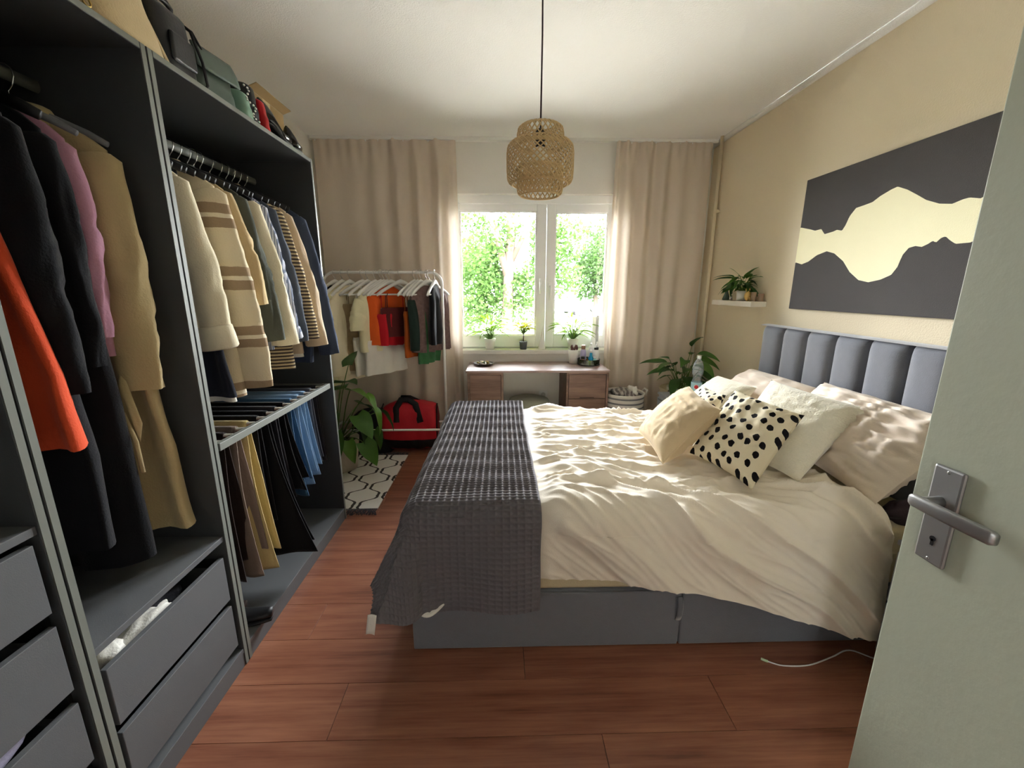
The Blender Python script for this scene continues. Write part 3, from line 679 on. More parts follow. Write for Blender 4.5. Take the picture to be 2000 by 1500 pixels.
for i in range(NCH):
    yc = 1.285+CW*(i+.5)
    if cm is None: o = cm = G().grid(chan, 24, 40).build('channel', M_VELVET, hb, local=True)
    else: o = cm.copy(); C.objects.link(o)
    o.location = (0-OFF[bed.name].x, yc-OFF[bed.name].y, -OFF[bed.name].z)
G().grid(lambda u, v: (1.696+.096*v, 1.285+1.405*u, 1.147+.008*math.sin(v*PI)), 40, 4).build('headboard_top', M_VELVET, hb)

# ---- duvet
M_DUV = cloth('cream_duvet_cotton', '#ece3d3', var=.025, bs=240, bump=.2)
ZD = .585
def duvet_hem(x):
    pts = [(-.4, .32), (.1, .33), (.4, .318), (.62, .295), (.8, .265), (1.0, .22), (1.2, .17), (1.36, .125), (1.46, .15)]
    for (a, b), (c, d) in zip(pts, pts[1:]):
        if x <= c: t = (x-a)/(c-a); return b+(d-b)*t
    return pts[-1][1]
def ridge(x, y, s): return 1-abs(nz(x, y, s))*2.2
def duvet(u, v):
    x = -.27 + u*1.68
    hem = duvet_hem(x); r = .085; ztop = ZD + .018*nz(x*2.3, 3.1) + .012*math.sin(x*5)
    out = .012 + .075*smooth(.5, 1.35, x)
    Ls = ztop-r-hem; La = r*PI/2; Y0 = BY0-out*.4; Lt = (2.72-r)-(Y0+r); Lf = .20
    if v < .34: s = v/.34*(Ls+La)
    elif v < .90: s = Ls+La + (v-.34)/.56*Lt
    else: s = Ls+La+Lt+(v-.90)/.10*(La+Lf)
    if s < Ls: k = 1-s/Ls; p = Vector((x, Y0-out*.9*k**.8, hem+s)); n = Vector((0, -1, .1))
    elif s < Ls+La: a = (s-Ls)/r; p = Vector((x, Y0+r-r*math.cos(a), hem+Ls+r*math.sin(a))); n = Vector((0, -math.cos(a), math.sin(a)))
    elif s < Ls+La+Lt: p = Vector((x, Y0+r+(s-Ls-La), ztop)); n = Vector((0, 0, 1))
    elif s < Ls+2*La+Lt: a = (s-Ls-La-Lt)/r; p = Vector((x, 2.72-r+r*math.sin(a), ztop-r+r*math.cos(a))); n = Vector((0, math.sin(a), math.cos(a)))
    else: p = Vector((x, 2.72, ztop-r-(s-Ls-2*La-Lt))); n = Vector((0, 1, 0))
    # wrinkles: long diagonal pulls on the side, shorter crumples on the top
    q = (Ls+La-s)          # + below the edge, - on the top
    wx = x + .10*nz(x*2, s*2, 5); ws = s + .08*nz(x*2.2, s*2.2, 9)
    side = smooth(-.35, .05, q)
    d = 0
    ph = ws*6.0 + wx*3.6
    sh = lambda v: max(0., v)**2.2
    d += side*.034*sh(ridge(wx*.8+ws*1.1, ph*.75, 1.7))*smooth(-.1, .5, x+.3)
    d += side*.018*sh(ridge(wx*1.5+ws*1.6, ph*1.7, 4.4)) + side*.007*sh(ridge(wx*4, ph*3.2, 8.1))
    top = 1-smooth(-.15, .12, q)
    ph2 = ws*9 - wx*2.2
    d += top*.026*sh(ridge(wx*1.5, ph2*.7, 12.2)) + top*.018*sh(ridge(wx*3.2+ws, ph2*1.5+wx*3, 7.7))
    d += top*.009*sh(ridge(wx*8, ws*12, 3.3)) - .012*top
    d += .0025*nz(x*30, s*30, 2)
    d += .030*smooth(.9, 1.3, x)*top*(.5+.5*nz(x*3, s*3, 6))
    d *= .12+.88*smooth(.13, .24, x)
    edge = smooth(1.41, 1.36, x); d *= .3+.7*edge
    p = p + n*d
    p.z -= .035*(1-edge)*top
    if x > 1.25: p.y += .02*(1-edge)
    p.x += .05*side*smooth(.9, 1.4, x)*(max(0, q)) - .22*smooth(1.15, 1.41, x)*top*smooth(0, .5, -q)*0
    p.x += .06*nz(s*2.1, 4.4)*smooth(.9, 1.4, x)
    return p
dv = thing('duvet', 'crumpled cream duvet spread over the bed', 'duvet', (.6, 2.0, ZD-.08))
G().grid(duvet, 230, 330).build('cover', M_DUV, dv)
def duvet_z(x, y): return ZD+.025

# ---- waffle blanket across the foot end
M_WAF = cloth('grey_waffle_cotton', '#6a666a', var=.05, bs=300, sheen=.35)
def blanket(u, v):
    X1, XE, YE, r = .135, -.345, 1.300, .075
    ftw = .27; nrd = .36
    p = -.345-ftw + u*(X1+.345+ftw); q = YE-nrd + v*(2.70-YE+nrd)
    zt = ZD+.045 + .008*math.sin(q*5) + .006*nz(p*4, q*4)
    dx, dy = max(0., XE+.06-p), max(0., YE+.06-q); d = (dx**6+dy**6)**(1/6) if dx+dy > 0 else 0.
    hy = math.hypot(dx, dy)
    px_, py_ = max(p, XE+.06), max(q, YE+.06)
    cx, cy = (-dx/hy, -dy/hy) if d > 0 else (0, 0)
    if d < r*PI/2: h = r*math.sin(d/r); dz = r*(1-math.cos(d/r)); nh, nv_ = math.sin(d/r), math.cos(d/r)
    else: e = d-r*PI/2; k = min(.62, .08+.8*min(dx, dy)/max(d, .01)); h = r+e*k; dz = r+e*math.sqrt(1-k*k); nh, nv_ = 1, .1
    dry = smooth(.02, .3, dy)
    fo = .014*math.sin(p*17+1.3)*dry*smooth(.05, .3, dy) + .012*math.sin(q*11)*smooth(.02, .25, dx)
    P_ = Vector((px_+cx*h, py_+cy*h, zt-dz))
    nrm = Vector((cx*nh, cy*nh, nv_)) if d > 0 else Vector((0, 0, 1))
    # waffle relief: raised grid with pits; slack on the hanging part
    cp, cq = p/.026, q/.0195
    a = abs((cp % 1)-.5)*2; b = abs((cq % 1)-.5)*2
    w_ = max(.75*a**2.2, b**2.4); amp = .0085*(1-.4*smooth(.0, .2, dy))
    edgeq = min(1., (X1-p)/.012)
    P_ += nrm*(w_*amp*edgeq + fo)
    P_.x += .006*nz(q*6, 1.7)*(1 if p > .1 else 0)
    return P_
bl = thing('waffle_blanket', 'dark grey waffle blanket folded across the foot of the bed', 'blanket', (-.1, 2.0, ZD-.1))
G().grid(blanket, 250, 620).build('fabric', M_WAF, bl)
tgp = blanket(.10, .02)
G().grid(lambda u, v: (tgp.x-.035+.03*u-.012*v, tgp.y-.022-.004*u, tgp.z+.01-.075*v+.004*math.sin(u*3)), 4, 6).build('care_tag', c_white, bl, solid=.001)
G().grid(lambda u, v: (-.33+.12*u, 1.288-.02*math.sin(u*PI)*v-.02*v, .275-.035*v*math.sin(u*PI)), 12, 5).build('sheet_corner', c_white, mtr, solid=.004)

# ---- cushions
def cushion(name, label, c00, c10, c11, c01, T, m, seed, cat='cushion', group='cushions and pillows on the bed', wr=.006, wk=14, pinch=.06, p=.42, piping=None, tip=.0, sag=0.):
    A, B, D, E_ = [Vector(q) for q in (c00, c10, c11, c01)]
    ctr = (A+B+D+E_)/4; nn = (B-A).cross(E_-A).normalized()
    if nn.dot(EYE-ctr) < 0: nn = -nn
    def side(sg):
        def fn(u, v):
            a, b = 2*u-1, 2*v-1
            k = pinch
            a2 = a*(1-k*(1-b*b)*(abs(a)**3)); b2 = b*(1-k*(1-a*a)*(abs(b)**3))
            uu, vv = (a2+1)/2, (b2+1)/2
            P_ = A*(1-uu)*(1-vv) + B*uu*(1-vv) + D*uu*vv + E_*(1-uu)*vv
            h = max(0, (1-a*a)*(1-b*b))**p
            wv = wr*(ridge(a*wk*.12+seed, b*wk*.35, seed) + .6*ridge(a*wk*.3, b*wk*.14+seed, seed+3) - .6)
            em = min(1, 5*(1-max(abs(a), abs(b))))
            wv *= em
            return P_ + nn*(sg*T*h*(1-.12*sag*b) + wv*sg) + Vector((0, 0, -sag*.02*(1-b*b)*abs(a)))
        return fn
    t = thing(name, label, cat, (ctr.x, ctr.y, min(A.z, B.z)), group)
    g = G(); g.grid(side(1), 44, 44, uv=True); g.build('front', m, t)
    g = G(); g.grid(side(-1), 44, 44, uv=True); g.build('back', m, t)
    if piping:
        pts = []; f1 = side(0)
        for i in range(48):
            w4 = i/12; e = int(w4); s = w4-e
            pts.append(f1(*((s, 0), (1, s), (1-s, 1), (0, 1-s))[e]))
        G().tube(pts+[pts[0]], .004, 6).build('piping', piping, t)
    return t
def dots_mat():
    k = N('black_dot_cotton'); co = k.coord('UV', (1, 1, 1))
    vo = k.n('ShaderNodeTexVoronoi', voronoi_dimensions='2D', feature='F1'); vo.inputs['Scale'].default_value = 7.2; vo.inputs['Randomness'].default_value = .42
    wv = k.n('ShaderNodeMapping'); k.l(co, wv.inputs[0]); wv.inputs['Rotation'].default_value = (0, 0, .35)
    k.l(wv.outputs[0], vo.inputs['Vector'])
    d = k.math('ADD', vo.outputs['Distance'], k.math('MULTIPLY', k.math('SUBTRACT', k.noise(co, 22, 2), .5), .22))
    m_ = k.math('LESS_THAN', d, .27)
    k.base(k.mix(m_, lin('#e4dabf'), lin('#1b191b'))); k.rough(.9); k.spec(.12); k.bump(k.noise(k.coord(), 200, 3), .3, .003); MATS['dots'] = k.m; return k.m
M_DOT = dots_mat()
M_FLUF = mat('fleece', '#e6e0cc', .98, .05, .05, 60, 1.0, 140, sheen=.5)
M_PILL = cloth('blush_pillow_cotton', '#e0d2c2', var=.03, bs=220, bump=.2)
M_CUSH = cloth('tan_cushion_linen', '#c9b594', var=.04, bs=220)
cushion('pillow', 'large blush pillow with deep creases leaning on the headboard beside the door', (1.43, 2.03, .60), (1.385, 1.37, .585), (1.69, 1.33, .90), (1.67, 2.05, .905), .115, M_PILL, 2.2, 'pillow', wr=.024, wk=18, pinch=.05, p=.5)
cushion('pillow', 'blush pillow lying against the headboard towards the window', (1.36, 2.72, .60), (1.38, 2.06, .60), (1.67, 2.06, .865), (1.66, 2.66, .86), .095, M_PILL, 5.2, 'pillow', wr=.010, wk=12, pinch=.05, p=.5)
cushion('cushion', 'fluffy cream cushion standing towards the window side of the bed', (1.17, 2.62, .60), (1.20, 2.22, .60), (1.44, 2.24, .83), (1.42, 2.62, .82), .07, M_FLUF, 8.1, wr=.004, wk=30)
cushion('cushion', 'fluffy cream cushion behind the spotted cushion', (1.07, 1.90, .615), (1.215, 1.535, .60), (1.545, 1.62, .885), (1.39, 2.05, .92), .07, M_FLUF, 9.4, wr=.004, wk=30, pinch=.09)
cushion('cushion', 'black-spotted cream cushion half hidden behind the tan one', (1.00, 2.34, .61), (.97, 1.98, .61), (1.20, 2.12, .82), (1.235, 2.42, .80), .055, M_DOT, 3.4, pinch=.1)
cushion('cushion', 'black-spotted cream cushion facing the foot of the bed', (.875, 1.80, .625), (.985, 1.475, .60), (1.30, 1.67, .845), (1.16, 1.97, .885), .075, M_DOT, 6.6, wr=.008, pinch=.09, piping=None)
cushion('cushion', 'plain tan linen cushion leaning on the spotted cushions', (.735, 2.10, .625), (.715, 1.70, .615), (1.00, 1.79, .835), (1.03, 2.19, .85), .085, M_CUSH, 1.1, wr=.007, pinch=.07, piping=M_CUSH)
cushion('pillow', 'pale blue pillow lying flat behind the fluffy cushion', (1.34, 2.73, .60), (1.36, 2.40, .61), (1.62, 2.42, .70), (1.60, 2.74, .68), .05, cloth('pale_blue_cotton', '#cfd8ea', var=.02), 4.4, 'pillow', wr=.004)
crumple('dark_garment', 'dark plum garment tucked beside the large pillow', 'clothing', (1.56, 1.395, .545), (.11, .04, .05), cloth('plum_cloth', '#3d3238'), 7)
G().ball((1.50, 2.735, .70), (.085, .075, .085), 24, 16).build('globe_lamp', mat('pale_blue_glass', '#cdd8ea', .2, .5, .02, trans=.3), None, loc=(1.50, 2.735, .615), label='pale blue round lamp peeking out behind the pillows', cat='lamp') if False else None

# ---------------------------------------------------------------- nightstands
M_NS = mat('pale_blue_grey_lacquer', '#aeb4c0', .4, .4, .02)
M_NSD = mat('slate_lacquer', '#7d8187', .45, .4, .02)
def nightstand(label, x0, x1, y0, y1, h, m):
    t = thing('nightstand', label, 'nightstand', ((x0+x1)/2, (y0+y1)/2, .012), 'nightstands on both sides of the bed')
    bx('carcass', m, t, x0+.012, x1, y0, y1, .05, h-.018, .003)
    bx('top', m, t, x0, x1, y0-.004, y1+.004, h-.018, h, .003)
    bx('foot_frame', M_BLACK, t, x0+.04, x1-.03, y0+.03, y1-.03, .012, .05, 0)
    z = h-.030
    for i in range(2):
        z0 = z-.20
        d = bx('drawer', m, t, x0-.002, x0+.0115, y0+.006, y1-.006, z0, z-.008, .003); z = z0
        bx('grip_edge', M_NSD, d, x0-.003, x0+.006, y0+.02, y1-.02, z0+.172, z0+.184, 0)
    return t
nightstand('pale blue-grey nightstand with the water bottle, beyond the bed', 1.285, 1.70, 2.83, 3.28, .55, M_NS)
nightstand('slate nightstand squeezed between the bed and the open door', 1.325, 1.76, .80, 1.20, .555, M_NSD)
# water bottle
wb = thing('water_bottle', 'clear plastic water bottle with a light blue label and red emblem', 'bottle', (0, 0, 0))
bp = onZ(1357, 785, .55); bp = Vector((1.455, 2.98, .551)); wb.location = bp; OFF[wb.name] = Vector()
prof = [(.001, .0), (.030, .0), (.037, .008), (.038, .03), (.0375, .15), (.036, .155), (.028, .175), (.027, .185), (.034, .205), (.040, .225), (.0385, .232), (.040, .24), (.0385, .247), (.040, .255), (.0375, .262), (.036, .275), (.026, .300), (.0135, .318), (.0125, .328)]
M_PET = glassy('clear_plastic', (.97, .99, 1, 1), ior=1.2)
_t = M_PET.node_tree; _o = _t.nodes['Material Output']; _m = _t.nodes.new('ShaderNodeMixShader'); _m.inputs[0].default_value = .22
_t.links.new(_o.inputs[0].links[0].from_socket, _m.inputs[1]); _t.nodes['Principled BSDF'].inputs['Base Color'].default_value = (.75, .85, .9, 1); _t.nodes['Principled BSDF'].inputs['Roughness'].default_value = .15
_t.links.new(_t.nodes['Principled BSDF'].outputs[0], _m.inputs[2]); _t.links.new(_m.outputs[0], _o.inputs[0])
G().lathe(prof, 28, cap=False).build('body', M_PET, wb, local=True)
G().lathe([(.0145, .326), (.0155, .328), (.0155, .345), (.0145, .347), (.001, .347)], 20).build('cap', M_PVC, wb, local=True)
G().lathe([(.0386, .065), (.0386, .150)], 28, cap=False).build('label_sleeve', mat('pale_blue_label', '#b9e0ea', .4, .3, .12, 30), wb, local=True)
az = math.atan2(-2.98, -1.455)
for r0_, zc, m_, dr_ in ((.019, .115, M_PVC, .0389), (.0145, .116, mat('emblem_red', '#d8323c', .4), .0392)):
    G().grid(lambda u, v: (dr_*math.cos(az+(r0_*math.sqrt(u)*math.cos(v*2*PI))/dr_), dr_*math.sin(az+(r0_*math.sqrt(u)*math.cos(v*2*PI))/dr_), zc+r0_*math.sqrt(u)*math.sin(v*2*PI)*(1.1 if math.sin(v*2*PI) > 0 else .9)), 4, 18, cv=True).build('emblem', m_, wb, local=True)
G().tube([(1.36, 3.05, .553), (1.40, 3.02, .556), (1.45, 3.03, .553), (1.47, 3.07, .556), (1.42, 3.09, .553), (1.38, 3.07, .556), (1.40, 3.03, .559)], .004, 6).build('bracelet', M_STEEL, None, loc=(1.42, 3.05, .551), label='dark bead bracelet lying on the pale nightstand', cat='bracelet')

# ---------------------------------------------------------------- plants
def leaf_mesh(name, L, W, m, bend=.35, fold=.25, heart=False, n=10):
    g = G()
    def fn(u, v):
        s = 2*v-1
        wv = (math.sin(PI*u**.75)**.85 if not heart else (math.sin(PI*(u*.9+.1)**.6)**.8))*W/2
        y = s*wv; x = L*u - (heart and u < .05 and abs(s)*L*.10 or 0)
        z = -bend*L*u*u + fold*abs(y) + .02*L*math.sin(u*9)*s*s
        return (x, y, z)
    g.grid(fn, n, 4)
    me = bpy.data.meshes.new(name); me.from_pydata(g.v, [], g.f); me.materials.append(m); me.polygons.foreach_set('use_smooth', [True]*len(me.polygons)); return me
def put_leaf(me, parent, p, az_, el, scale=1., roll=0.):
    o = bpy.data.objects.new('leaf', me); C.objects.link(o); o.parent = parent
    o.matrix_local = Matrix.Translation(p) @ Matrix.Rotation(az_, 4, 'Z') @ Matrix.Rotation(-el, 4, 'Y') @ Matrix.Rotation(roll, 4, 'X') @ Matrix.Scale(scale, 4)
    return o
def stem(parent, a, b, r=.003, sag=.1, m=M_STEM):
    a, b = Vector(a), Vector(b); mid = (a+b)/2+Vector((0, 0, (b-a).length*sag))
    G().tube([a*(1-t)**2+mid*2*t*(1-t)+b*t*t for t in [i/7 for i in range(8)]], [r*(1.2-.5*i/7) for i in range(8)], 6).build('stem', m, parent, local=True)
def pot(parent, r0, r1, h, m, soil=True, rim=.0):
    G().lathe([(.001, 0), (r0, 0), (r0+(r1-r0)*.5, h*.5), (r1, h-rim*.0), (r1+rim, h), (r1-.006, h), (r1-.010, h*.82), (.001, h*.82)], 28).build('pot', m, parent, local=True)
    if soil: G().lathe([(r1-.011, h*.84), (.001, h*.88)], 20, cap=False).build('soil', M_SOIL, parent, local=True)
# big pothos on the floor by the rack
M_POT = mat('cream_textured_pot', '#d5cab8', .9, .15, .05, 20, .5, 80)
bpx, bpy_ = -1.235, 3.02
pt = thing('potted_plant', 'large broad-leaved green plant in a cream textured pot by the clothes rack', 'plant', (bpx, bpy_, .022))
pot(pt, .105, .135, .245, M_POT)
LB = [leaf_mesh('leaf_big_a', .20, .15, M_LEAF, .35, .25, True), leaf_mesh('leaf_big_b', .20, .15, M_LEAFD, .45, .2, True), leaf_mesh('leaf_big_c', .19, .12, mat('leaf_mid_green', '#659538', .35, .5, .25, 18, trans=.25), .5, .25, True)]
rp = random.Random(4)
tips = [(.09, .05, .80, 1.6, .9, 1), (.14, -.10, .64, -.5, .15, 2), (.24, -.06, .60, -.3, -.5, 2), (.30, -.10, .50, -.4, -.9, 2), (.20, -.16, .47, -.7, -.6, 0), (.02, -.20, .50, -1.3, -.2, 0), (-.06, -.14, .45, -1.9, -.4, 0), (.05, -.24, .36, -1.2, -.9, 0), (.22, -.14, .36, -.5, -.9, 1), (.28, -.05, .32, .0, -1.0, 1), (.14, -.22, .30, -1.0, -1.0, 2), (.02, .02, .62, 1.9, .3, 1), (-.05, -.06, .56, -2.2, .0, 0), (.12, .12, .48, 1.0, -.3, 1), (.30, .06, .44, .4, -.7, 1), (.24, -.20, .28, -.6, -.8, 0), (.10, -.12, .70, -.9, .5, 1), (-.02, -.22, .30, -1.8, -.9, 2)]
for i, (x, y, z, a_, e_, k) in enumerate(tips):
    stem(pt, (rp.uniform(-.04, .04), rp.uniform(-.04, .04), .21), (x, y, z), .0045, .18)
    put_leaf(LB[k], pt, Vector((x, y, z)), a_+rp.uniform(-.2, .2), e_, rp.uniform(.75, 1.0), rp.uniform(-.4, .4))
# peace lily in a basket in the corner
def wicker(name, c1, c2, sc=90):
    k = N(name); co = k.coord('Object'); s = k.n('ShaderNodeSeparateXYZ'); k.l(co, s.inputs[0])
    ang = k.math('ARCTAN2', s.outputs[1], s.outputs[0]); a = k.math('SINE', k.math('MULTIPLY', ang, 60)); b = k.math('SINE', k.math('MULTIPLY', s.outputs[2], sc*5))
    h = k.math('MULTIPLY', a, b); f = k.math('ADD', k.math('MULTIPLY', h, .5), .5)
    k.base(k.mix(f, lin(c1), lin(c2))); k.rough(.85); k.bump(f, .6, .004); MATS[name] = k.m; return k.m
bk_ = thing('wicker_basket', 'round cream wicker basket standing in the corner by the pipe', 'basket', (1.545, 3.465, .012))
G().lathe([(.001, 0), (.135, 0), (.155, .1), (.165, .30), (.16, .50), (.168, .515), (.163, .53), (.152, .525), (.148, .30), (.13, .02), (.001, .02)], 40, (1.545, 3.465, .012)).build('body', wicker('cream_wicker', '#cbbb98', '#e2d6bb'), bk_)
G().tube([(1.465, 3.335, .50), (1.455, 3.32, .53), (1.41, 3.36, .535), (1.415, 3.375, .50)], .012, 8).build('handle', mat('brown_leather', '#5a3a2a'), bk_)
pk = thing('potted_plant', 'peace lily with dark arching leaves standing in the wicker basket', 'plant', (1.555, 3.455, .05))
pot(pk, .09, .12, .50, M_CERAM)
LL = [leaf_mesh('leaf_lily_a', .24, .085, M_LEAFD, .45, .3), leaf_mesh('leaf_lily_b', .23, .10, M_LEAF, .6, .3)]
rp = random.Random(8)
for i in range(26):
    a_ = i*2.399+rp.uniform(-.3, .3); e_ = rp.uniform(.15, 1.1); Ls_ = rp.uniform(.12, .28); b_ = Vector((math.cos(a_)*Ls_*.75*math.cos(e_*.6), math.sin(a_)*Ls_*.75*math.cos(e_*.6), .50+Ls_*math.sin(e_)+.06))
    b_.x = min(b_.x, .08)
    if b_.y > .06: b_.y = .04
    stem(pk, (rp.uniform(-.04, .04), rp.uniform(-.04, .04), .43), b_, .003, .12)
    put_leaf(LL[i % 2], pk, b_, a_, e_*.6-.1, rp.uniform(.75, 1.1) * (.42 if (math.cos(a_) > .3 or math.sin(a_) > .3) else 1), rp.uniform(-.5, .5))

for x_, y_, z_, a_, e_, k_ in ((.08, -.06, .76, -1.05, .15, 1), (.06, -.10, .80, -1.2, .35, 1), (.08, -.12, .66, -1.15, -.1, 0), (.02, -.08, .86, -1.7, .9, 0), (.09, -.14, .58, -1.3, -.4, 0), (-.12, -.10, .70, -2.7, .1, 0)):
    stem(pk, (0, 0, .43), (x_, y_, z_), .003, .1); put_leaf(LL[k_], pk, Vector((x_, y_, z_)), a_, e_, .8, .3)

# ---------------------------------------------------------------- wall shelf
sh = bx('wall_shelf', mat('shelf_white', '#e3ddd2', .5, .3, .02), None, 1.69, XR-.001, 2.815, 3.345, 1.257, 1.293, .002, label='short white floating shelf on the beige wall', cat='shelf')
ps = thing('potted_plant', 'leafy trailing plant in a two-tone white pot on the wall shelf', 'plant', (1.745, 3.02, 1.2935))
pot(ps, .036, .042, .07, M_CERAM)
LS = [leaf_mesh('leaf_small_a', .11, .034, M_LEAF, .5, .3), leaf_mesh('leaf_small_b', .10, .036, M_LEAFD, .8, .3)]
rp = random.Random(3)
for i in range(48):
    a_ = rp.uniform(-3.4, .3)-.4; e_ = rp.uniform(-.1, 1.2); d_ = rp.uniform(.02, .07)
    b_ = Vector((min(.02, math.cos(a_)*d_), math.sin(a_)*d_+(.03 if i % 3 == 0 else 0), .07+rp.uniform(.01, .09)))
    stem(ps, (rp.uniform(-.015, .01), rp.uniform(-.015, .015), .055), b_, .0018, .1)
    put_leaf(LS[i % 2], ps, b_, a_, e_*.7-.1, rp.uniform(.75, 1.2) * (.5 if math.cos(a_) > .2 else 1), rp.uniform(-.5, .5))
put_leaf(LS[0], ps, Vector((-.01, .03, .15)), 2.6, 1.25, .95); put_leaf(LS[0], ps, Vector((-.01, -.01, .15)), -1.2, 1.1, 1.1)
vz = thing('bottle_vase', 'small dark green glass bottle at the far end of the wall shelf', 'vase', (1.735, 3.22, 1.2935))
G().lathe([(.001, 0), (.026, 0), (.028, .01), (.012, .06), (.008, .08), (.009, .085), (.001, .085)], 20).build('body', mat('green_glass', '#4e6459', .15, .5, .05), vz, local=True)
dk = thing('diffuser', 'tiny chrome vial beside the white pot on the wall shelf', 'vial', (1.725, 3.135, 1.2935))
G().lathe([(.001, 0), (.011, 0), (.011, .036), (.005, .04), (.005, .05), (.001, .05)], 16).build('body', M_CHROME, dk, local=True); G().lathe([(.001, .05), (.007, .05), (.006, .066), (.001, .067)], 12).build('cap', M_BLACK, dk, local=True)
# carved bird figure
bd = thing('bird_figure', 'small yellow wooden bird figure on the wall shelf', 'figurine', (1.725, 2.92, 1.2935))
my = mat('yellow_wood', '#d9b46a', .5, .4, .1, 20)
G().ball((0, 0, .036), (.022, .024, .036), 16, 12).build('body', my, bd, local=True); G().ball((0, .006, .078), (.015, .016, .017), 14, 10).build('head', my, bd, local=True); G().tube([(0, .02, .078), (0, .036, .074)], [.005, .001], 8).build('beak', my, bd, local=True); G().tube([(0, -.014, .03), (0, -.034, .006)], [.012, .005], 8).build('tail', my, bd, local=True)
for i, (y, x, rr, hh, lb) in enumerate(((2.872, 1.738, .017, .062, 'small clear candle glass next to the yellow bird figure'), (2.836, 1.765, .019, .052, 'clear tealight glass at the near end of the wall shelf'))):
    q = thing('candle_glass', lb, 'candle', (x, y, 1.2935), 'candle glasses on the wall shelf')
    G().lathe([(.001, 0), (rr, 0), (rr, hh), (rr-.002, hh), (rr-.002, .004), (.001, .004)], 20).build('glass', mat('warm_glass_frost', '#cdb49c', .25, .4, .05, trans=.5), q, local=True)
    G().lathe([(.001, .005), (rr-.004, .005), (rr-.004, hh*.45), (.001, hh*.45)], 16).build('wax', mat('tan_wax', '#c79a74', .6), q, local=True)
    G().tube([(0, 0, hh*.45), (0, 0, hh*.6)], .0012, 5).build('wick', M_BLACK, q, local=True)

# ---------------------------------------------------------------- canvas painting
M_INK = mat('canvas_charcoal', '#4a4746', .8, .2, .06, 8, .4, 300); M_IVORY = mat('canvas_ivory', '#f6f0cb', .75, .2, .03, 6, .3, 300)
CY0, CY1, CZ0, CZ1 = 1.12, 2.557, 1.258, 1.99
cv = thing('canvas_painting', 'large charcoal canvas with a pale ivory abstract band on the beige wall', 'painting', (XR, (CY0+CY1)/2, CZ0))
bx('canvas', M_INK, cv, 1.776, XR-.001, CY0, CY1, CZ0, CZ1, .003)
up = [(1540+x/2.3435, y/2.3435) for x, y in ((60, 1042), (100, 1050), (122, 1056), (150, 1048), (165, 1072), (185, 1066), (205, 1060), (222, 1052), (245, 1056), (262, 1030), (280, 990), (310, 952), (345, 940), (385, 925), (420, 898), (470, 868), (500, 854), (545, 868), (590, 892), (630, 915), (690, 932), (750, 933), (800, 912), (830, 904), (880, 908))]
dn = [(1540+x/2.3435, y/2.3435) for x, y in ((36, 1202), (60, 1210), (90, 1198), (130, 1168), (175, 1150), (210, 1160), (250, 1195), (280, 1245), (320, 1282), (365, 1292), (420, 1280), (470, 1258), (500, 1220), (520, 1170), (550, 1135), (580, 1126), (610, 1130), (640, 1116), (660, 1102), (675, 1110), (700, 1088), (720, 1082), (740, 1100), (765, 1116), (832, 1110))]
U = [onX(x, y, 1.7755) for x, y in up]; D_ = [onX(x, y, 1.7755) for x, y in dn]
def curve(pts):
    def f(y):
        if y >= pts[0].y: return pts[0].z
        for a, b in zip(pts, pts[1:]):
            if b.y <= y <= a.y: t = (a.y-y)/max(1e-6, a.y-b.y); return a.z+(b.z-a.z)*t
        return pts[-1].z + .05*math.sin((pts[-1].y-y)*9)
    return f
fu, fd = curve(U), curve(D_)
G().grid(lambda u, v: (1.7754, CY1-.001-(CY1-CY0-.002)*u, fd(CY1-.001-(CY1-CY0-.002)*u)*(1-v)+fu(CY1-.001-(CY1-CY0-.002)*u)*v), 200, 1).build('painted_shape', M_IVORY, cv, solid=.0006, smooth=False)

# ---------------------------------------------------------------- pendant lamp
LX, LY = .156, 1.80
lp = thing('pendant_lamp', 'woven bamboo pendant lamp with tiered drum shades on a dark cord', 'lamp', (LX, LY, 1.72))
G().tube([(LX, LY, ZC-.02), (LX+.002, LY, 2.3), (LX, LY, 1.985)], .0032, 8).build('cord', mat('cord_dark', '#3a2830', .7), lp)
G().lathe([(.001, 0), (.03, -.002), (.045, -.02), (.045, -.03), (.001, -.03)][::-1], 20, (LX, LY, ZC)).build('ceiling_rose', M_PVC, lp)
G().lathe([(.012, 0), (.02, -.01), (.02, -.06), (.015, -.065), (.001, -.065)], 16, (LX, LY, 1.985)).build('socket', M_BLACK, lp)
G().ball((LX, LY, 1.892), (.028, .028, .034), 14, 10).build('bulb', mat('bulb_glass', '#e9e6da', .3, .5), lp)
M_BAM = mat('bamboo', '#dcc292', .6, .35, .15, 30, trans=.12)
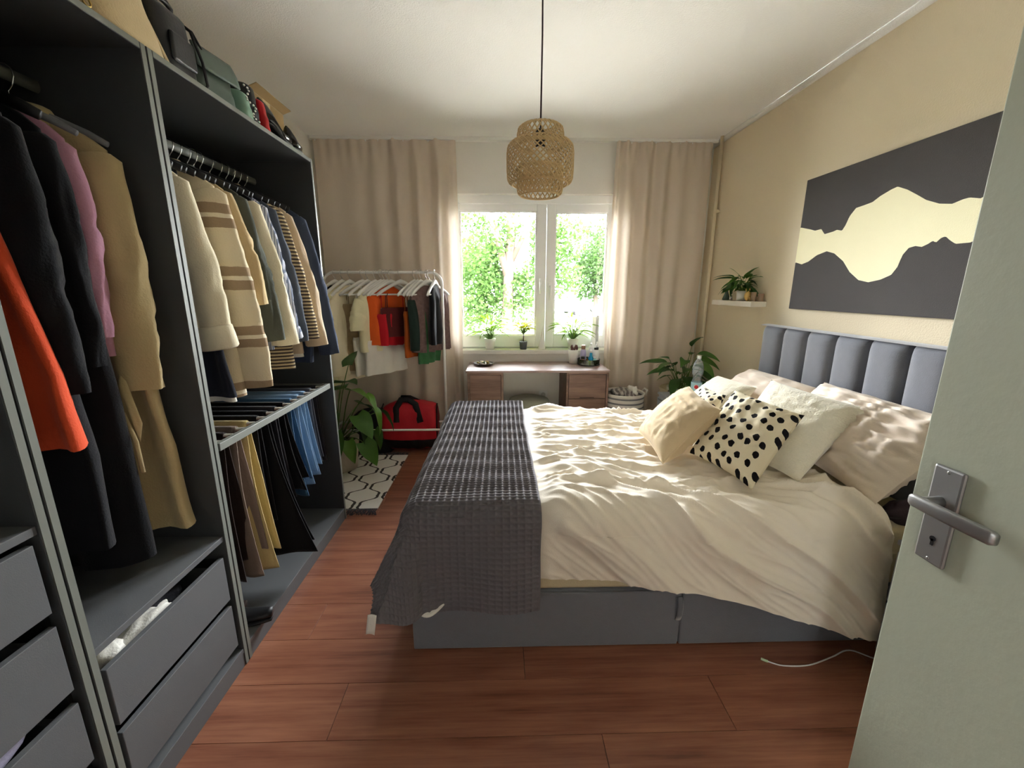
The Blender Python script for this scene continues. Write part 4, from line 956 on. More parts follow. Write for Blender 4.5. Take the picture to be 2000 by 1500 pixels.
def weave(prof, n, turns, name, r=.0016, solid_rims=()):
    # resample the profile, wind two families of flat strips
    P_ = [Vector((a, b, 0)) for a, b in prof]; ln = [0]
    for a, b in zip(P_, P_[1:]): ln.append(ln[-1]+(b-a).length)
    def at(t):
        d = t*ln[-1]
        for i in range(len(P_)-1):
            if d <= ln[i+1]+1e-9: q = (d-ln[i])/max(1e-9, ln[i+1]-ln[i]); return P_[i].lerp(P_[i+1], q)
        return P_[-1]
    g = G(); m_ = 34
    for fam in (1, -1):
        for k in range(n):
            pts = []
            for i in range(m_+1):
                t = i/m_; p = at(t); a = 2*PI*k/n + fam*turns*2*PI*t; rr = p.x + fam*.0006
                pts.append((LX+rr*math.cos(a), LY+rr*math.sin(a), p.y))
            b = len(g.v); w_ = .0024
            for i, p in enumerate(pts):
                p = Vector(p); nx = Vector(pts[min(i+1, m_)])-Vector(pts[max(i-1, 0)]); nx.normalize()
                rad = Vector((p.x-LX, p.y-LY, 0)).normalized(); sd = nx.cross(rad).normalized()*w_
                g.v.append(tuple(p+sd)); g.v.append(tuple(p-sd))
            for i in range(m_): g.f.append((b+2*i, b+2*i+1, b+2*i+3, b+2*i+2))
    return g.build(name, M_BAM, lp, solid=.0012, kind='stuff')
def rim(r, z, nm='rim', h=.006): G().lathe([(r-.002, z-h), (r+.002, z-h), (r+.002, z+h), (r-.002, z+h), (r-.002, z-h)], 40, (LX, LY, 0), cap=False).build(nm, M_BAM, lp)
weave([(.055, 1.998), (.075, 1.994), (.088, 1.984), (.092, 1.965), (.092, 1.925)], 28, .11, 'upper_shade'); rim(.055, 1.998, h=.003); rim(.092, 1.925)
weave([(.098, 1.938), (.118, 1.932), (.130, 1.918), (.133, 1.895), (.133, 1.84), (.131, 1.805), (.124, 1.79), (.112, 1.786)], 36, .24, 'middle_shade'); rim(.112, 1.786, h=.004); rim(.099, 1.938, h=.003)
weave([(.092, 1.84), (.092, 1.765), (.088, 1.75), (.078, 1.743)], 28, .11, 'lower_shade'); rim(.078, 1.743, h=.003); rim(.092, 1.84)

# ---------------------------------------------------------------- desk
dkx0, dkx1, dky0, dky1, dkz = -.285, .888, 3.335, 3.77, .722
ds = thing('desk', 'grey-brown wooden desk with cupboard and drawers under the window', 'desk', (.3, 3.55, .012))
bx('desk_top', M_DESKT, ds, dkx0-.012, dkx1+.006, dky0-.006, dky1, dkz-.018, dkz, .002)
def ped(x0, x1):
    bx('side_panel', M_DESK, ds, x0, x0+.018, dky0, dky1-.01, .10, dkz-.0185); bx('side_panel', M_DESK, ds, x1-.018, x1, dky0, dky1-.01, .10, dkz-.0185)
    bx('top_rail', M_DESK, ds, x0+.018, x1-.018, dky0, dky1-.01, dkz-.035, dkz-.0185); bx('bottom_panel', M_DESK, ds, x0+.018, x1-.018, dky0, dky1-.01, .10, .118)
    bx('back_panel', M_DESK, ds, x0+.018, x1-.018, dky1-.02, dky1-.01, .118, dkz-.035)
    for xx in (x0+.03, x1-.03):
        for yy in (dky0+.04, dky1-.05): G().tube([(xx, yy, .012), (xx, yy, .10)], [.012, .018], 10).build('leg', M_DESK, ds)
ped(dkx0, .012); ped(.535, dkx1)
d1 = bx('door', M_DESK, ds, dkx0+.021, .012-.021, dky0+.004, dky0+.02, .121, dkz-.038, .002); G().tube([(-.03, dky0-.004, .42), (-.03, dky0-.004, .48)], .004, 8).build('handle', M_BLACK, d1)
for z0, z1 in ((.48, dkz-.038), (.27, .476), (.121, .266)):
    d1 = bx('drawer', M_DESK, ds, .535+.021, dkx1-.021, dky0+.004, dky0+.02, z0, z1, .002); bx('grip', mat('dark_joint', '#2a1a12'), d1, .65, .77, dky0+.003, dky0+.0045, z0+.006, z0+.012, 0)
pf = thing('pouf', 'round grey-green upholstered stool tucked under the desk', 'stool', (.235, 3.50, .012))
G().lathe([(.001, .03), (.17, .03), (.185, .06), (.195, .22), (.19, .38), (.17, .425), (.11, .445), (.001, .452)], 32, (.235, 3.50, .012)).build('seat', cloth('grey_green_boucle', '#8f9183', bump=.8, bs=120), pf)
G().lathe([(.18, .0), (.18, .03)], 24, (.235, 3.50, .012)).build('base', M_BLACK, pf)
so = thing('wall_socket', 'white square wall socket beneath the desk', 'socket', (.39, YB, .40)); bx('plate', M_PVC, so, .35, .43, YB-.009, YB-.0005, .36, .44, .003)
G().lathe([(.001, 0), (.021, 0), (.021, .002), (.001, .002)], 16).build('insert', mat('socket_grey', '#d9dad8', .5), so, local=True).matrix_local = Matrix(((1, 0, 0, 0), (0, 0, 1, -.0115), (0, 1, 0, 0), (0, 0, 0, 1)))
# plate with jewellery
pp_ = onZ(946, 707, dkz); pl_ = thing('plate', 'dark shallow plate holding jewellery on the desk', 'plate', (pp_.x, 3.60, dkz+.0005))
G().lathe([(.001, 0), (.05, 0), (.075, .010), (.092, .020), (.089, .022), (.07, .013), (.05, .004), (.001, .004)], 32).build('dish', mat('dark_stoneware', '#5a554a', .4, .4, .1), pl_, local=True)
for i, (a_, r_, c_) in enumerate(((.3, .03, 'gold'), (2.0, .035, 'white'), (3.4, .03, 'gold'), (4.6, .04, 'white'), (5.5, .015, 'green'))):
    cc = (pp_.x+r_*math.cos(a_), 3.60+r_*.8*math.sin(a_), dkz+.02)
    m_ = {'gold': m_chain, 'white': M_CERAM, 'green': mat('olive_stone', '#545c48', .4)}[c_]
    lb = {0: 'gold hair clip on the dark plate', 1: 'white shell ring on the dark plate', 2: 'gold bracelet lying on the dark plate', 3: 'white pearl bracelet lying on the dark plate', 4: 'olive stone in the middle of the dark plate'}[i]
    g = G()
    if i in (2, 3): g.tube([Vector(cc)+Vector((.026*math.cos(q), .022*math.sin(q), .006*math.sin(2*q))) for q in [k*PI/10 for k in range(21)]], .0055, 8, cap=False)
    else: g.ball(cc, (.024, .02, .016), 14, 10, lambda p: p*(1+.25*nz(p.x*70, p.y*70, p.z*70)))
    g.build(('hair_clip', 'shell_ring', 'bracelet', 'pearl_bracelet', 'stone')[i], m_, None, loc=(cc[0], cc[1], dkz+.005), label=lb, cat=('clip', 'ring', 'bracelet', 'bracelet', 'stone')[i])
# brush cup
bc = onZ(1117, 708, dkz); cu = thing('brush_cup', 'white cup full of make-up brushes on the desk', 'cup', (bc.x, 3.66, dkz+.0005))
G().lathe([(.001, 0), (.034, 0), (.036, .02), (.047, .125), (.044, .126), (.033, .01), (.001, .008)], 24).build('cup', M_CERAM, cu, local=True)
rp = random.Random(5); mbr = mat('brush_bristle', '#6b4a44', .9); mbh = mat('brush_handle', '#b98a80', .4)
for i in range(11):
    a_ = rp.uniform(0, 6.28); r_ = rp.uniform(.005, .03); tx, ty = r_*math.cos(a_), r_*math.sin(a_); zz = rp.uniform(.125, .15)
    b = thing('makeup_brush', 'make-up brush standing in the white cup', 'brush', (bc.x+tx*.5, 3.66+ty*.5, dkz+.012), 'make-up brushes in the cup')
    G().tube([(0, 0, 0), (tx*.6, ty*.6, zz-.03)], .003, 6).build('handle', mbh, b, local=True); G().tube([(tx*.6, ty*.6, zz-.03), (tx*.75, ty*.75, zz-.01), (tx*.85, ty*.85, zz+.008)], [.004, .009, .005], 8).build('bristles', mbr, b, local=True)
# round organiser with bottles
oc = Vector((.835-.08, 3.62, dkz+.0005)); ocx = onZ(1150, 712, dkz).x; oc.x = ocx
ot = thing('organizer_tray', 'round clear turntable tray on a dark base at the desk end', 'tray', oc)
G().lathe([(.001, 0), (.098, 0), (.098, .006), (.001, .006)], 32).build('base', M_BLACK, ot, local=True)
G().lathe([(.001, .0065), (.096, .0065), (.1, .05), (.098, .05), (.094, .010), (.001, .010)], 32).build('rim', glassy('clear_acrylic', (.93, .95, .95, 1), ior=1.5), ot, local=True)
def vial(label, dx, dy, r, h, m, capm, ch=.02, cr=.6, shape='cyl'):
    q = thing('cosmetic_bottle', label, 'bottle', (oc.x+dx, oc.y+dy, oc.z+.0105), 'bottles on the turntable tray')
    pr_ = [(.001, 0), (r, 0), (r, h*.8), (r*.85, h*.92), (r*cr, h), (.001, h)] if shape == 'cyl' else [(.001, 0), (r, 0), (r*1.02, h*.45), (r*.45, h*.7), (r*.4, h), (.001, h)]
    G().lathe(pr_, 18).build('body', m, q, local=True); G().lathe([(.001, h), (r*cr*.95, h), (r*cr*.95, h+ch), (r*cr*.8, h+ch+.002), (.001, h+ch+.002)], 16).build('cap', capm, q, local=True)
m_lav = mat('lavender_plastic', '#b6aed0', .35, .4, .05); m_blue = mat('blue_liquid', '#2f9fd0', .15, .5, .05, trans=.2); m_brz = mat('rose_bronze', '#b08a78', .3, .5, metal=.6)
vial('lavender bottle with bronze cap on the turntable tray', -.045, .03, .026, .12, m_lav, m_brz, .035, .75)
vial('blue bottle with narrow neck on the turntable tray', .01, -.04, .027, .10, m_blue, M_PVC, .02, .45, 'neck')
vial('white pump bottle at the back of the turntable tray', .03, .045, .024, .15, M_PVC, M_PVC, .02)
vial('white spray bottle with black collar on the turntable tray', .065, .0, .026, .12, M_PVC, M_BLACK, .02, .8)
vial('tall white conical bottle at the edge of the turntable tray', .078, .035, .018, .165, M_PVC, M_PVC, .02, .4)
vial('small bronze jar with black lid on the turntable tray', -.06, -.035, .02, .045, m_brz, M_BLACK, .018, .95)
vial('clear aqua bottle lying low in the turntable tray', .04, -.055, .016, .05, mat('aqua_plastic', '#9fd6d8', .2, .5, .05), M_PVC, .012, .6)
vial('small amber vial at the front of the turntable tray', -.025, -.06, .012, .05, mat('amber', '#8a5a3a', .2, .5), M_BLACK, .015, .7)

# ---- window sill objects
SZ = WZ0+.0085; SY = 3.835
def palm(label, px_, seed, potm, r0, r1, h, nl, LM, spread, hl, trunk=0., name='potted_plant'):
    x = onY(px_, 683, SY).x; t = thing(name, label, 'plant', (x, SY, SZ), 'plants on the window sill')
    pot(t, r0, r1, h, potm); rp = random.Random(seed)
    if trunk: G().tube([(0, 0, h*.85), (.004, 0, h+trunk)], .005, 8).build('trunk', m_shb, t, local=True)
    for i in range(nl):
        a_ = i*2.399+rp.uniform(-.4, .4); e_ = rp.uniform(.5, 1.4); d_ = rp.uniform(.25, 1)*hl
        b_ = Vector((math.cos(a_)*d_*math.cos(e_)*spread, math.sin(a_)*d_*math.cos(e_)*spread*.6, h+trunk+d_*math.sin(e_)))
        stem(t, (0, 0, h*.85+trunk), b_, .0022, .06)
        put_leaf(LM, t, b_, a_, e_-.5, rp.uniform(.7, 1.1), rp.uniform(-.6, .6))
LP_ = leaf_mesh('leaf_palm', .12, .026, M_LEAFL, .5, .3, n=6); LY_ = leaf_mesh('leaf_yellow', .065, .03, mat('leaf_yellow_green', '#a5a52e', .5, .4, .2, 18, trans=.4), .5, .3, n=6)
palm('feathery palm in a white pot at the left sash', 957, 2, M_CERAM, .038, .053, .10, 54, LP_, 1.1, .21)
palm('yellow-leaved little tree in a dark ribbed pot', 1022, 6, mat('dark_ribbed_pot', '#4a4c50', .5, .4, .1), .03, .038, .075, 40, LY_, 1.1, .10, .075)
palm('feathery palm in a white pot at the right sash', 1118, 12, M_CERAM, .038, .056, .10, 64, LP_, 1.1, .20)
xc = onY(1058, 683, SY).x; tk = thing('cone_ornament', 'tall pointed off-white cone ornament on the window sill', 'ornament', (xc, SY, SZ))
G().grid(lambda u, v: ((.036*(1-v)**.85)*math.copysign(abs(math.cos(u*2*PI))**.8, math.cos(u*2*PI))+.012*v*v, .03*(1-v)**.85*math.sin(u*2*PI), .225*v), 20, 16, cu=True).build('body', M_CERAM, tk, local=True)
G().lathe([(.001, 0), (.038, 0), (.037, .004), (.001, .004)], 20).build('foot', M_CERAM, tk, local=True)
xm = onY(1161, 683, 3.87).x; ms = thing('slim_speaker', 'slim upright grey and white stick standing on the window sill', 'stick', (xm, 3.87, SZ))
bx('housing', M_PVC, ms, xm-.034, xm+.004, 3.86, 3.885, SZ+.006, SZ+.30, .004); bx('front_strip', mat('light_grey_plastic', '#a9acb0', .4, .4), ms, xm+.0045, xm+.03, 3.858, 3.882, SZ+.006, SZ+.31, .004); bx('stand', M_PVC, ms, xm-.045, xm+.04, 3.845, 3.895, SZ, SZ+.006, .002)

# ---------------------------------------------------------------- striped laundry basket
lb = thing('laundry_basket', 'round rope laundry basket with grey and white stripes beside the desk', 'basket', (1.055, 3.45, .012))
G().lathe([(.001, 0), (.155, 0), (.165, .02), (.172, .25), (.17, .485), (.176, .495), (.168, .50), (.160, .485), (.158, .03), (.001, .02)], 36, (1.055, 3.45, .012)).build('body', stripes('grey_white_rope', '#dcd8d2', '#7e7f83', 24, 2, .36), lb)
for sg in (-1, 1): G().tube([(1.055+sg*.172, 3.40, .49), (1.055+sg*.19, 3.41, .53), (1.055+sg*.19, 3.48, .53), (1.055+sg*.172, 3.50, .49)], .009, 8).build('handle', c_white, lb)
crumple('laundry_bundle', 'grey printed shirt bundled on top of the laundry basket', 'clothing', (1.04, 3.44, .49), (.11, .11, .05), stripes('grey_print', '#b8b2ac', '#77706e', 26, 0, .5, None, .05), 11, amp=.5)
crumple('laundry_bundle', 'white towel stuffed into the laundry basket', 'clothing', (1.13, 3.47, .51), (.045, .055, .045), c_white, 13, amp=.5)

# ---------------------------------------------------------------- clothes rack
RKY = 3.40; RK0, RK1, RKZ = -1.405, -.475, 1.503
rk = thing('clothes_rack', 'white metal clothes rack with rounded corners in front of the curtain', 'clothes rack', (-.94, RKY, .012))
def arc(cx, cz, r, a0, a1, n=8): return [(cx+r*math.cos(a0+(a1-a0)*i/n), RKY, cz+r*math.sin(a0+(a1-a0)*i/n)) for i in range(n+1)]
fp = [(RK0-.0, RKY, .05)] + arc(RK0+.085, RKZ-.085, .085, PI, PI/2) + arc(RK1-.085, RKZ-.085, .085, PI/2, 0) + [(RK1, RKY, .05)]
G().tube(fp, .0105, 10).build('frame', M_RACK, rk)
for xx in (RK0, RK1): G().tube([(xx, 3.17, .016), (xx, 3.18, .03), (xx, 3.4, .045), (xx, 3.62, .03), (xx, 3.63, .016)], .010, 8).build('foot', M_RACK, rk)
for yy, zz in ((3.28, .235), (3.50, .235)):
    G().tube([(RK0+.01, yy, zz), (RK1-.01, yy, zz)], .0095, 8).build('shelf_bar', M_RACK, rk)
for xx in (RK0, RK1): G().tube([(xx, 3.27, .235), (xx, 3.51, .235)], .0095, 8).build('shelf_end', M_RACK, rk)
GR = 'clothes on the white rack'
c_tan = cloth('tan_print', '#a08c6c', var=.4, vs_=25.); c_or = cloth('orange_silk', '#e0602a'); c_crim = cloth('crimson_cotton', '#c5242f'); c_cami = cloth('maroon_satin', '#5e2a2a', sheen=.3); c_rust = cloth('rust_knit', '#a5501f'); c_dgrn = cloth('dark_green_velvet', '#26332e'); c_lace = cloth('mauve_lace', '#6f5a57', var=.5, vs_=40.); c_crm2 = cloth('pale_yellow_cotton', '#e5dfba'); c_grn = cloth('leaf_print', '#3e6b45', var=.4, vs_=30.)
A0 = PI+.98
def rack_g(x, rz, *a, **k): return garment(a[0], a[1], k.pop('cat', 'top'), GR, (x, RKY, RKZ-.10), rz, *a[2:], **k)
rack_g(-1.315, A0+.15, 'black_tee', 'black tee at the wardrobe end of the white rack', c_black, hw=.20, ht=.04, length=.50, drop=.10, flare=1.1, sleeve=(.40, .02, 0, .055, .05))
rack_g(-1.26, A0+.25, 'cream_cardigan', 'long cream cardigan with hanging sleeves on the rack', c_crm2, cat='cardigan', hw=.205, ht=.05, length=.72, drop=.10, flare=1.1, sleeve=(.66, .02, .04, .07, .06))
rack_g(-1.20, A0+.2, 'cream_blouse', 'cream blouse with wide drooping sleeve on the rack', c_cream, cat='blouse', hw=.205, ht=.05, length=.74, drop=.10, flare=1.2, sleeve=(.58, .05, .06, .06, .08))
rack_g(-1.10, A0-.1, 'printed_blouse', 'tan printed wrap blouse on the rack', c_tan, cat='blouse', hw=.20, ht=.04, length=.66, drop=.10, flare=1.05, strap=.14)
rack_g(-1.06, A0+.1, 'ivory_skirt', 'ivory skirt hanging low behind the pale tee on the rack', c_white, cat='skirt', hw=.20, ht=.03, length=.70, drop=.10, flare=1.0, strap=.40)
rack_g(-1.00, A0+.15, 'pale_tee', 'pale yellow tee shirt in the middle of the rack', c_crm2, cat='shirt', hw=.20, ht=.045, length=.51, drop=.10, flare=1.1, sleeve=(.24, .03, 0, .07, .075))
rack_g(-.955, A0-.1, 'white_shorts', 'white shorts hanging below the orange top', c_white, cat='shorts', hw=.19, ht=.03, length=.70, drop=.10, flare=1.1, strap=.42)
rack_g(-.93, A0-.05, 'orange_top', 'orange satin top on the rack', c_or, hw=.18, ht=.035, length=.46, drop=.10, flare=1.0, neck=.1)
rack_g(-.875, A0-.1, 'crimson_top', 'crimson gathered top below the orange one', c_crim, hw=.16, ht=.045, length=.47, drop=.10, flare=.9, fold=.03, nf=8, strap=.22)
rack_g(-.80, A0-.3, 'maroon_camisole', 'maroon camisole with thin straps on the rack', c_cami, cat='camisole', hw=.185, ht=.03, length=.40, drop=.10, flare=1.0, strap=.17)
rack_g(-.69, A0+.1, 'rust_top', 'rust orange knit top beside the camisole', c_rust, hw=.16, ht=.03, length=.56, drop=.10, flare=1.1, strap=.20)
rack_g(-.64, A0+.2, 'green_velvet_top', 'dark green velvet top near the end of the rack', c_dgrn, hw=.185, ht=.035, length=.50, drop=.10, fold=.02, strap=.11)
rack_g(-.595, A0+.15, 'leaf_print_top', 'green leaf-print top peeking out below the lace top', c_grn, hw=.16, ht=.02, length=.62, drop=.10, flare=.7, strap=.12)
rack_g(-.575, A0-.1, 'lace_top', 'mauve lace top at the end of the rack', c_lace, hw=.19, ht=.045, length=.52, drop=.08, fold=.025, nf=9)
rack_g(-.53, A0+.45, 'black_vest', 'black vest beyond the lace top at the rack end', c_black, cat='vest', hw=.13, ht=.03, length=.46, drop=.08, flare=1.25)
for x, a_, n_ in ((-1.315, .15, 'black tee'), (-1.26, .25, 'cream cardigan'), (-1.20, .2, 'cream blouse'), (-1.10, -.1, 'printed wrap blouse'), (-1.06, .1, 'ivory skirt'), (-1.00, .15, 'pale yellow tee'), (-.955, -.1, 'white shorts'), (-.93, -.05, 'orange top'), (-.875, -.1, 'crimson top'), (-.80, -.3, 'maroon camisole'), (-.69, .1, 'rust top'), (-.64, .2, 'green velvet top'), (-.595, .15, 'leaf-print top'), (-.575, -.1, 'lace top'), (-.53, .45, 'black vest')):
    hanger('white', (x, RKY, RKZ+.003), A0+a_, 'white wooden hanger carrying the '+n_, 'white hangers on the clothes rack')
for x, a_ in ((-.905, 0), (-.665, .2)):
    hanger('white', (x, RKY, RKZ+.003), A0+a_, 'empty white wooden hanger on the clothes rack', 'empty white hangers on the clothes rack')
# sports bag behind the lower bar
m_rn = mat('red_nylon', '#b81f2c', .6, .3, .08, 30, .3, 60); m_bn = mat('black_nylon', '#19191b', .6, .3, .1, 30, .3, 60)
sb = thing('sports_bag', 'red and black sports bag behind the lower bar of the rack', 'bag', (-.78, 3.42, .012))
def sbf(u, v):
    a = v*2*PI; c, s = math.cos(a), math.sin(a); x = -.225+.45*u
    e = .82+.18*math.sin(PI*min(1, max(0, u*1.0)))**.3
    return (x+.01*nz(c*3, s*3, u*4), .115*math.copysign(abs(c)**.65, c)*e + .012*nz(u*7, v*9), .215+.20*math.copysign(abs(s)**.6, s)*e + (.03*math.sin(u*PI) if s > 0 else 0)+.012*nz(u*6, v*8, 4)*(s > 0))
g = G().grid(sbf, 26, 28, cv=True); g.f.append(tuple(range(28))); g.f.append(tuple(26*28+k for k in range(28))[::-1]); g.build('body', m_rn, sb, local=True)
G().grid(lambda u, v: (lambda p: (p[0]*1.012, p[1]*1.035, p[2]*.985+.003))(sbf(u, .545+.41*v)), 26, 22).build('base_panel', m_bn, sb, local=True)
for sg, dxx in ((-1, 0), (1, .0)):
    G().tube([(-.10, sg*.115, .28), (-.10, sg*.10, .40), (-.06, sg*.05-.03, .465), (.0, sg*.04-.04, .47), (.06, sg*.06-.03, .43), (.10, sg*.118, .28)], (.026), 8, sq=(.3, 1), up=(0, 1, 0)).build('handle', m_bn, sb, local=True)
for xx in (-.23, .225): G().tube([(xx, .0, .03), (xx*1.02, -.09, .08), (xx*1.03, -.1, .25), (xx*1.02, -.06, .38), (xx, 0, .41)], .006, 6).build('edge_piping', m_bn, sb, local=True)
bb = bag('black_holdall', 'black holdall slumped next to the red sports bag', (-1.12, 3.43, .012), .24, .36, .36, m_bn, .8, rz=0)
bb['group'] = 'bags on the floor under the rack'; sb['group'] = 'bags on the floor under the rack'
# loafers below the rack
shoe('black flat shoe on the floor beneath the cream cardigan', (-1.32, 3.30, .013), .4, M_BLACK, heel=.0)

# ---------------------------------------------------------------- rug
def rug_mat():
    k = N('trellis_rug'); co = k.coord('Object'); s = k.n('ShaderNodeSeparateXYZ'); k.l(co, s.inputs[0])
    u = k.math('MULTIPLY', s.outputs[0], 1/.12); v = k.math('MULTIPLY', s.outputs[1], 1/.26)
    wob = k.math('MULTIPLY', k.math('SUBTRACT', k.noise(co, 60, 2), .5), .10)
    c = k.math('MULTIPLY', k.math('COSINE', k.math('MULTIPLY', v, 2*PI)), .40)
    c = k.math('ADD', c, k.math('MULTIPLY', k.math('COSINE', k.math('MULTIPLY', v, 6*PI)), -.075))
    u = k.math('ADD', u, wob)
    d1 = k.math('ABSOLUTE', k.math('SUBTRACT', k.math('FLOORED_MODULO', k.math('ADD', k.math('SUBTRACT', u, c), 1.0), 2.0), 1.0))
    d2 = k.math('ABSOLUTE', k.math('SUBTRACT', k.math('FLOORED_MODULO', k.math('ADD', u, c), 2.0), 1.0))
    m_ = k.math('LESS_THAN', k.math('MINIMUM', d1, d2), .075)
    k.base(k.mix(m_, lin('#eceae4'), lin('#4a4545'))); k.rough(.95); k.spec(.1); k.bump(k.noise(co, 220, 3), .5, .004); return k.m
rg = thing('rug', 'white rug with dark trellis pattern and fringed end beside the wardrobe', 'rug', (-1.12, 2.83, .012))
bx('pile', rug_mat(), rg, -1.45, -.79, 2.40, 3.27, .0125, .021, .003)
fg = G(); rp = random.Random(2)
for yy, sg in ((2.40, -1), (3.27, 1)):
    for i in range(110):
        x = -1.448+i*.006; l_ = rp.uniform(.05, .075); fg.tube([(x, yy, .016), (x+rp.uniform(-.008, .008), yy+sg*l_*.5, .017), (x+rp.uniform(-.02, .02), yy+sg*l_, .0145)], .0032, 4)
fg.build('fringe', cloth('dark_grey_yarn', '#4b484c'), rg, kind='stuff')

# ---------------------------------------------------------------- charging cable on the floor
ce = [onZ(1490, 1288, .016), onZ(1500, 1292, .016), onZ(1530, 1300, .0155), onZ(1580, 1299, .0155), onZ(1625, 1283, .0155), onZ(1660, 1270, .0155), Vector((1.42, 1.25, .0155)), Vector((1.55, 1.28, .0155))]
cbl = thing('charging_cable', 'white charging cable lying on the floor before the bed', 'cable', (ce[2].x, ce[2].y, .012))
def spl(P_, n=6):
    out = []
    for i in range(len(P_)-1):
        a, b, c, d = P_[max(i-1, 0)], P_[i], P_[i+1], P_[min(i+2, len(P_)-1)]
        for k in range(n): t = k/n; out.append(.5*((2*b)+(c-a)*t+(2*a-5*b+4*c-d)*t*t+(3*b-a-3*c+d)*t**3))
    return out+[P_[-1]]
G().tube(spl(ce[1:]), .0025, 6).build('wire', M_PVC, cbl)
G().tube([ce[0]+(ce[0]-ce[1])*.4, ce[0], ce[1]], [.004, .0048, .0042], 8).build('plug', mat('pale_green_plug', '#cfe8c4', .4), cbl)

# ---------------------------------------------------------------- outside
ZG = -.9
M_GRASS = mat('lawn_grass', '#2c3716', .95, .1, .35, .5)
G().box(-80, 80, 4.6, 140, ZG-.2, ZG).build('lawn', M_GRASS, None, smooth=False, kind='stuff', label='sunlit lawn outside the window', cat='lawn')
struct('ground_path', mat('pale_asphalt', '#c4c2bc', .9, .1, .1, 1), (-60, 60, 34, 40, ZG, ZG+.02))
struct('ground_terrace', mat('pale_paving', '#8c8981', .9, .1, .1, 1), (-30, 30, 4.3, 19, ZG, ZG+.03))
M_BARK = mat('bark', '#453c33', .95, .1, .35, 6, .8, 14)
def leafmat(name, c): return mat(name, c, .7, .2, .35, 1.2, trans=.45)
M_TL = leafmat('tree_leaf_lime', '#2b4216'); M_TL2 = leafmat('tree_leaf_green', '#263b17')
def tree(label, base, branches, blobs, nleaf, size, lm, seed, name='tree'):
    t = thing(name, label, 'tree', base, 'trees on the lawn'); rp = random.Random(seed); b = Vector(base)
    for i, (pts, r0, r1) in enumerate(branches):
        n = len(pts); G().tube([b+Vector(p) for p in pts], [r0+(r1-r0)*k/(n-1) for k in range(n)], 10).build('trunk' if i == 0 else 'branch', M_BARK, t)
    g = G(); tot = sum(q[1][0]*q[1][1]*q[1][2] for q in blobs)
    for c, r in blobs:
        for _ in range(int(nleaf*r[0]*r[1]*r[2]/tot)):
            while True:
                q = Vector((rp.uniform(-1, 1), rp.uniform(-1, 1), rp.uniform(-1, 1)))
                if q.length < 1: break
            q = q*(.45+.55*q.length) if q.length > 0 else q
            p = b+Vector((c[0]+q.x*r[0], c[1]+q.y*r[1], c[2]+q.z*r[2]))
            if nz(p.x*.9, p.y*.9, p.z*.9) < -.12: continue
            a = Vector((rp.gauss(0, 1), rp.gauss(0, 1), rp.gauss(0, .7))).normalized(); d = a.orthogonal().normalized(); d = Matrix.Rotation(rp.uniform(0, 6.28), 3, a) @ d
            s = size*rp.uniform(.6, 1.3); k = len(g.v)
            g.v += [tuple(p), tuple(p+a*s*.5+d*s*.32), tuple(p+a*s), tuple(p+a*s*.5-d*s*.32)]; g.f.append((k, k+1, k+2, k+3))
    g.build('foliage', lm, t, kind='stuff', smooth=False)
tx = onY(988, 600, 14).x
tree('big lime-leaved tree with thick forked trunk close to the window', (tx, 14, ZG), [([(0, 0, 0), (.05, 0, 1.5), (.1, 0, 3), (.25, 0, 5), (.3, 0, 8)], .20, .12), ([(.08, 0, 2.6), (-.35, -.2, 4.2), (-.75, -.3, 6.5)], .13, .07), ([(.2, 0, 3.2), (.9, -.4, 4.6), (1.7, -.6, 5.4)], .10, .04)],
     [((-.9, .6, 3.6), (1.9, 1.5, 1.9)), ((.4, .45, 2.8), (1.5, 1.2, 1.7)), ((1.5, .8, 4.0), (1.3, 1.1, 1.1)), ((-1.0, .3, 1.7), (1.4, 1.0, 1.0)), ((1.9, .6, 2.7), (.8, .8, .8))], 17000, .15, M_TL, 21)
t2 = onY(1160, 600, 26).x
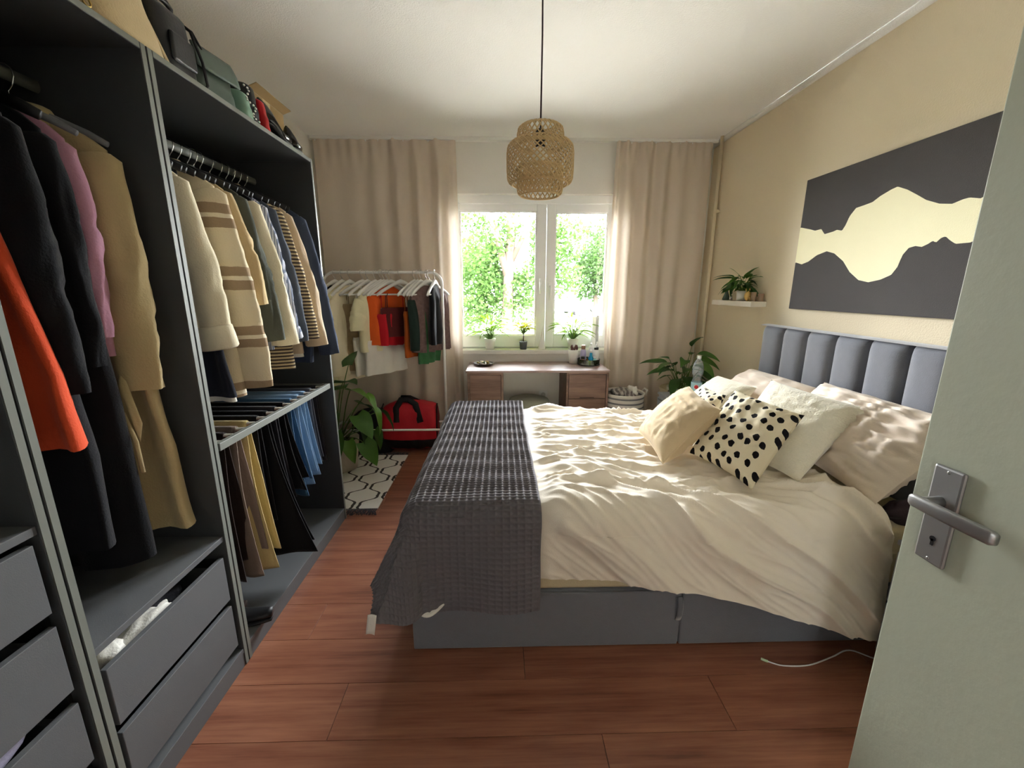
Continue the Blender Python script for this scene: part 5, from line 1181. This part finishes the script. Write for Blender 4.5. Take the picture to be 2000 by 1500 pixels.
tree('rounder green tree standing further back on the lawn', (t2, 26, ZG), [([(0, 0, 0), (.1, 0, 1.5), (0, 0, 3)], .2, .1)], [((0, 0, 4.0), (2.2, 2.0, 2.4)), ((.9, 0, 2.6), (1.4, 1.4, 1.5)), ((-.5, 0, 2.8), (1.2, 1.2, 1.3))], 9000, .22, M_TL2, 5)
t3 = onY(936, 620, 30).x
tree('small slim tree by the pale wall on the lawn', (t3, 30, ZG), [([(0, 0, 0), (.05, 0, 2.4), (.1, 0, 4)], .22, .12)], [((-.4, 0, 4.0), (2.4, 1.8, 2.0)), ((-2.0, 0, 3.6), (1.6, 1.6, 1.6))], 6000, .28, M_TL2, 9)
struct('boundary_wall', mat('pale_render', '#d3c9bb', .9, .1), (-30, onY(960, 600, 44).x, 44, 44.3, ZG+.01, ZG+1.6))
def car(label, px_, Y, rz, m):
    x = onY(px_, 590, Y).x; t = thing('car', label, 'car', (x, Y, ZG+.02), 'parked cars', rz)
    pr_ = [(-2.1, .45), (-2.05, .85), (-1.2, .95), (-.6, 1.42), (.8, 1.45), (1.5, 1.0), (2.1, .9), (2.15, .45)]
    g = G(); n = len(pr_)
    for sg in (-.85, .85): g.v += [(a, sg*(1 if z < 1 else .85), z) for a, z in pr_]
    g.f += [tuple(range(n))[::-1], tuple(range(n, 2*n))] + [(i, (i+1) % n, n+(i+1) % n, n+i) for i in range(n)]
    g.build('body', m, t, local=True, smooth=False, bevel=.06)
    G().box(-.75, 1.05, -.80, .80, 1.0, 1.36).build('windows', mat('car_glass', '#30363c', .1, .6), t, local=True, smooth=False)
    for a in (-1.35, 1.35):
        for sg in (-.8, .8): G().lathe([(.001, -.1), (.32, -.1), (.32, .1), (.001, .1)], 16).build('wheel', M_BLACK, t, local=True).matrix_local = Matrix(((1, 0, 0, a), (0, 0, 1, sg), (0, 1, 0, .32), (0, 0, 0, 1)))
car('white parked car beyond the lawn', 1098, 36.5, .05, mat('white_car_paint', '#e9ebee', .3, .5)); car('silver-blue parked car beside the round green tree', 1133, 41.8, -.15, mat('silver_car_paint', '#8f9bad', .3, .5))
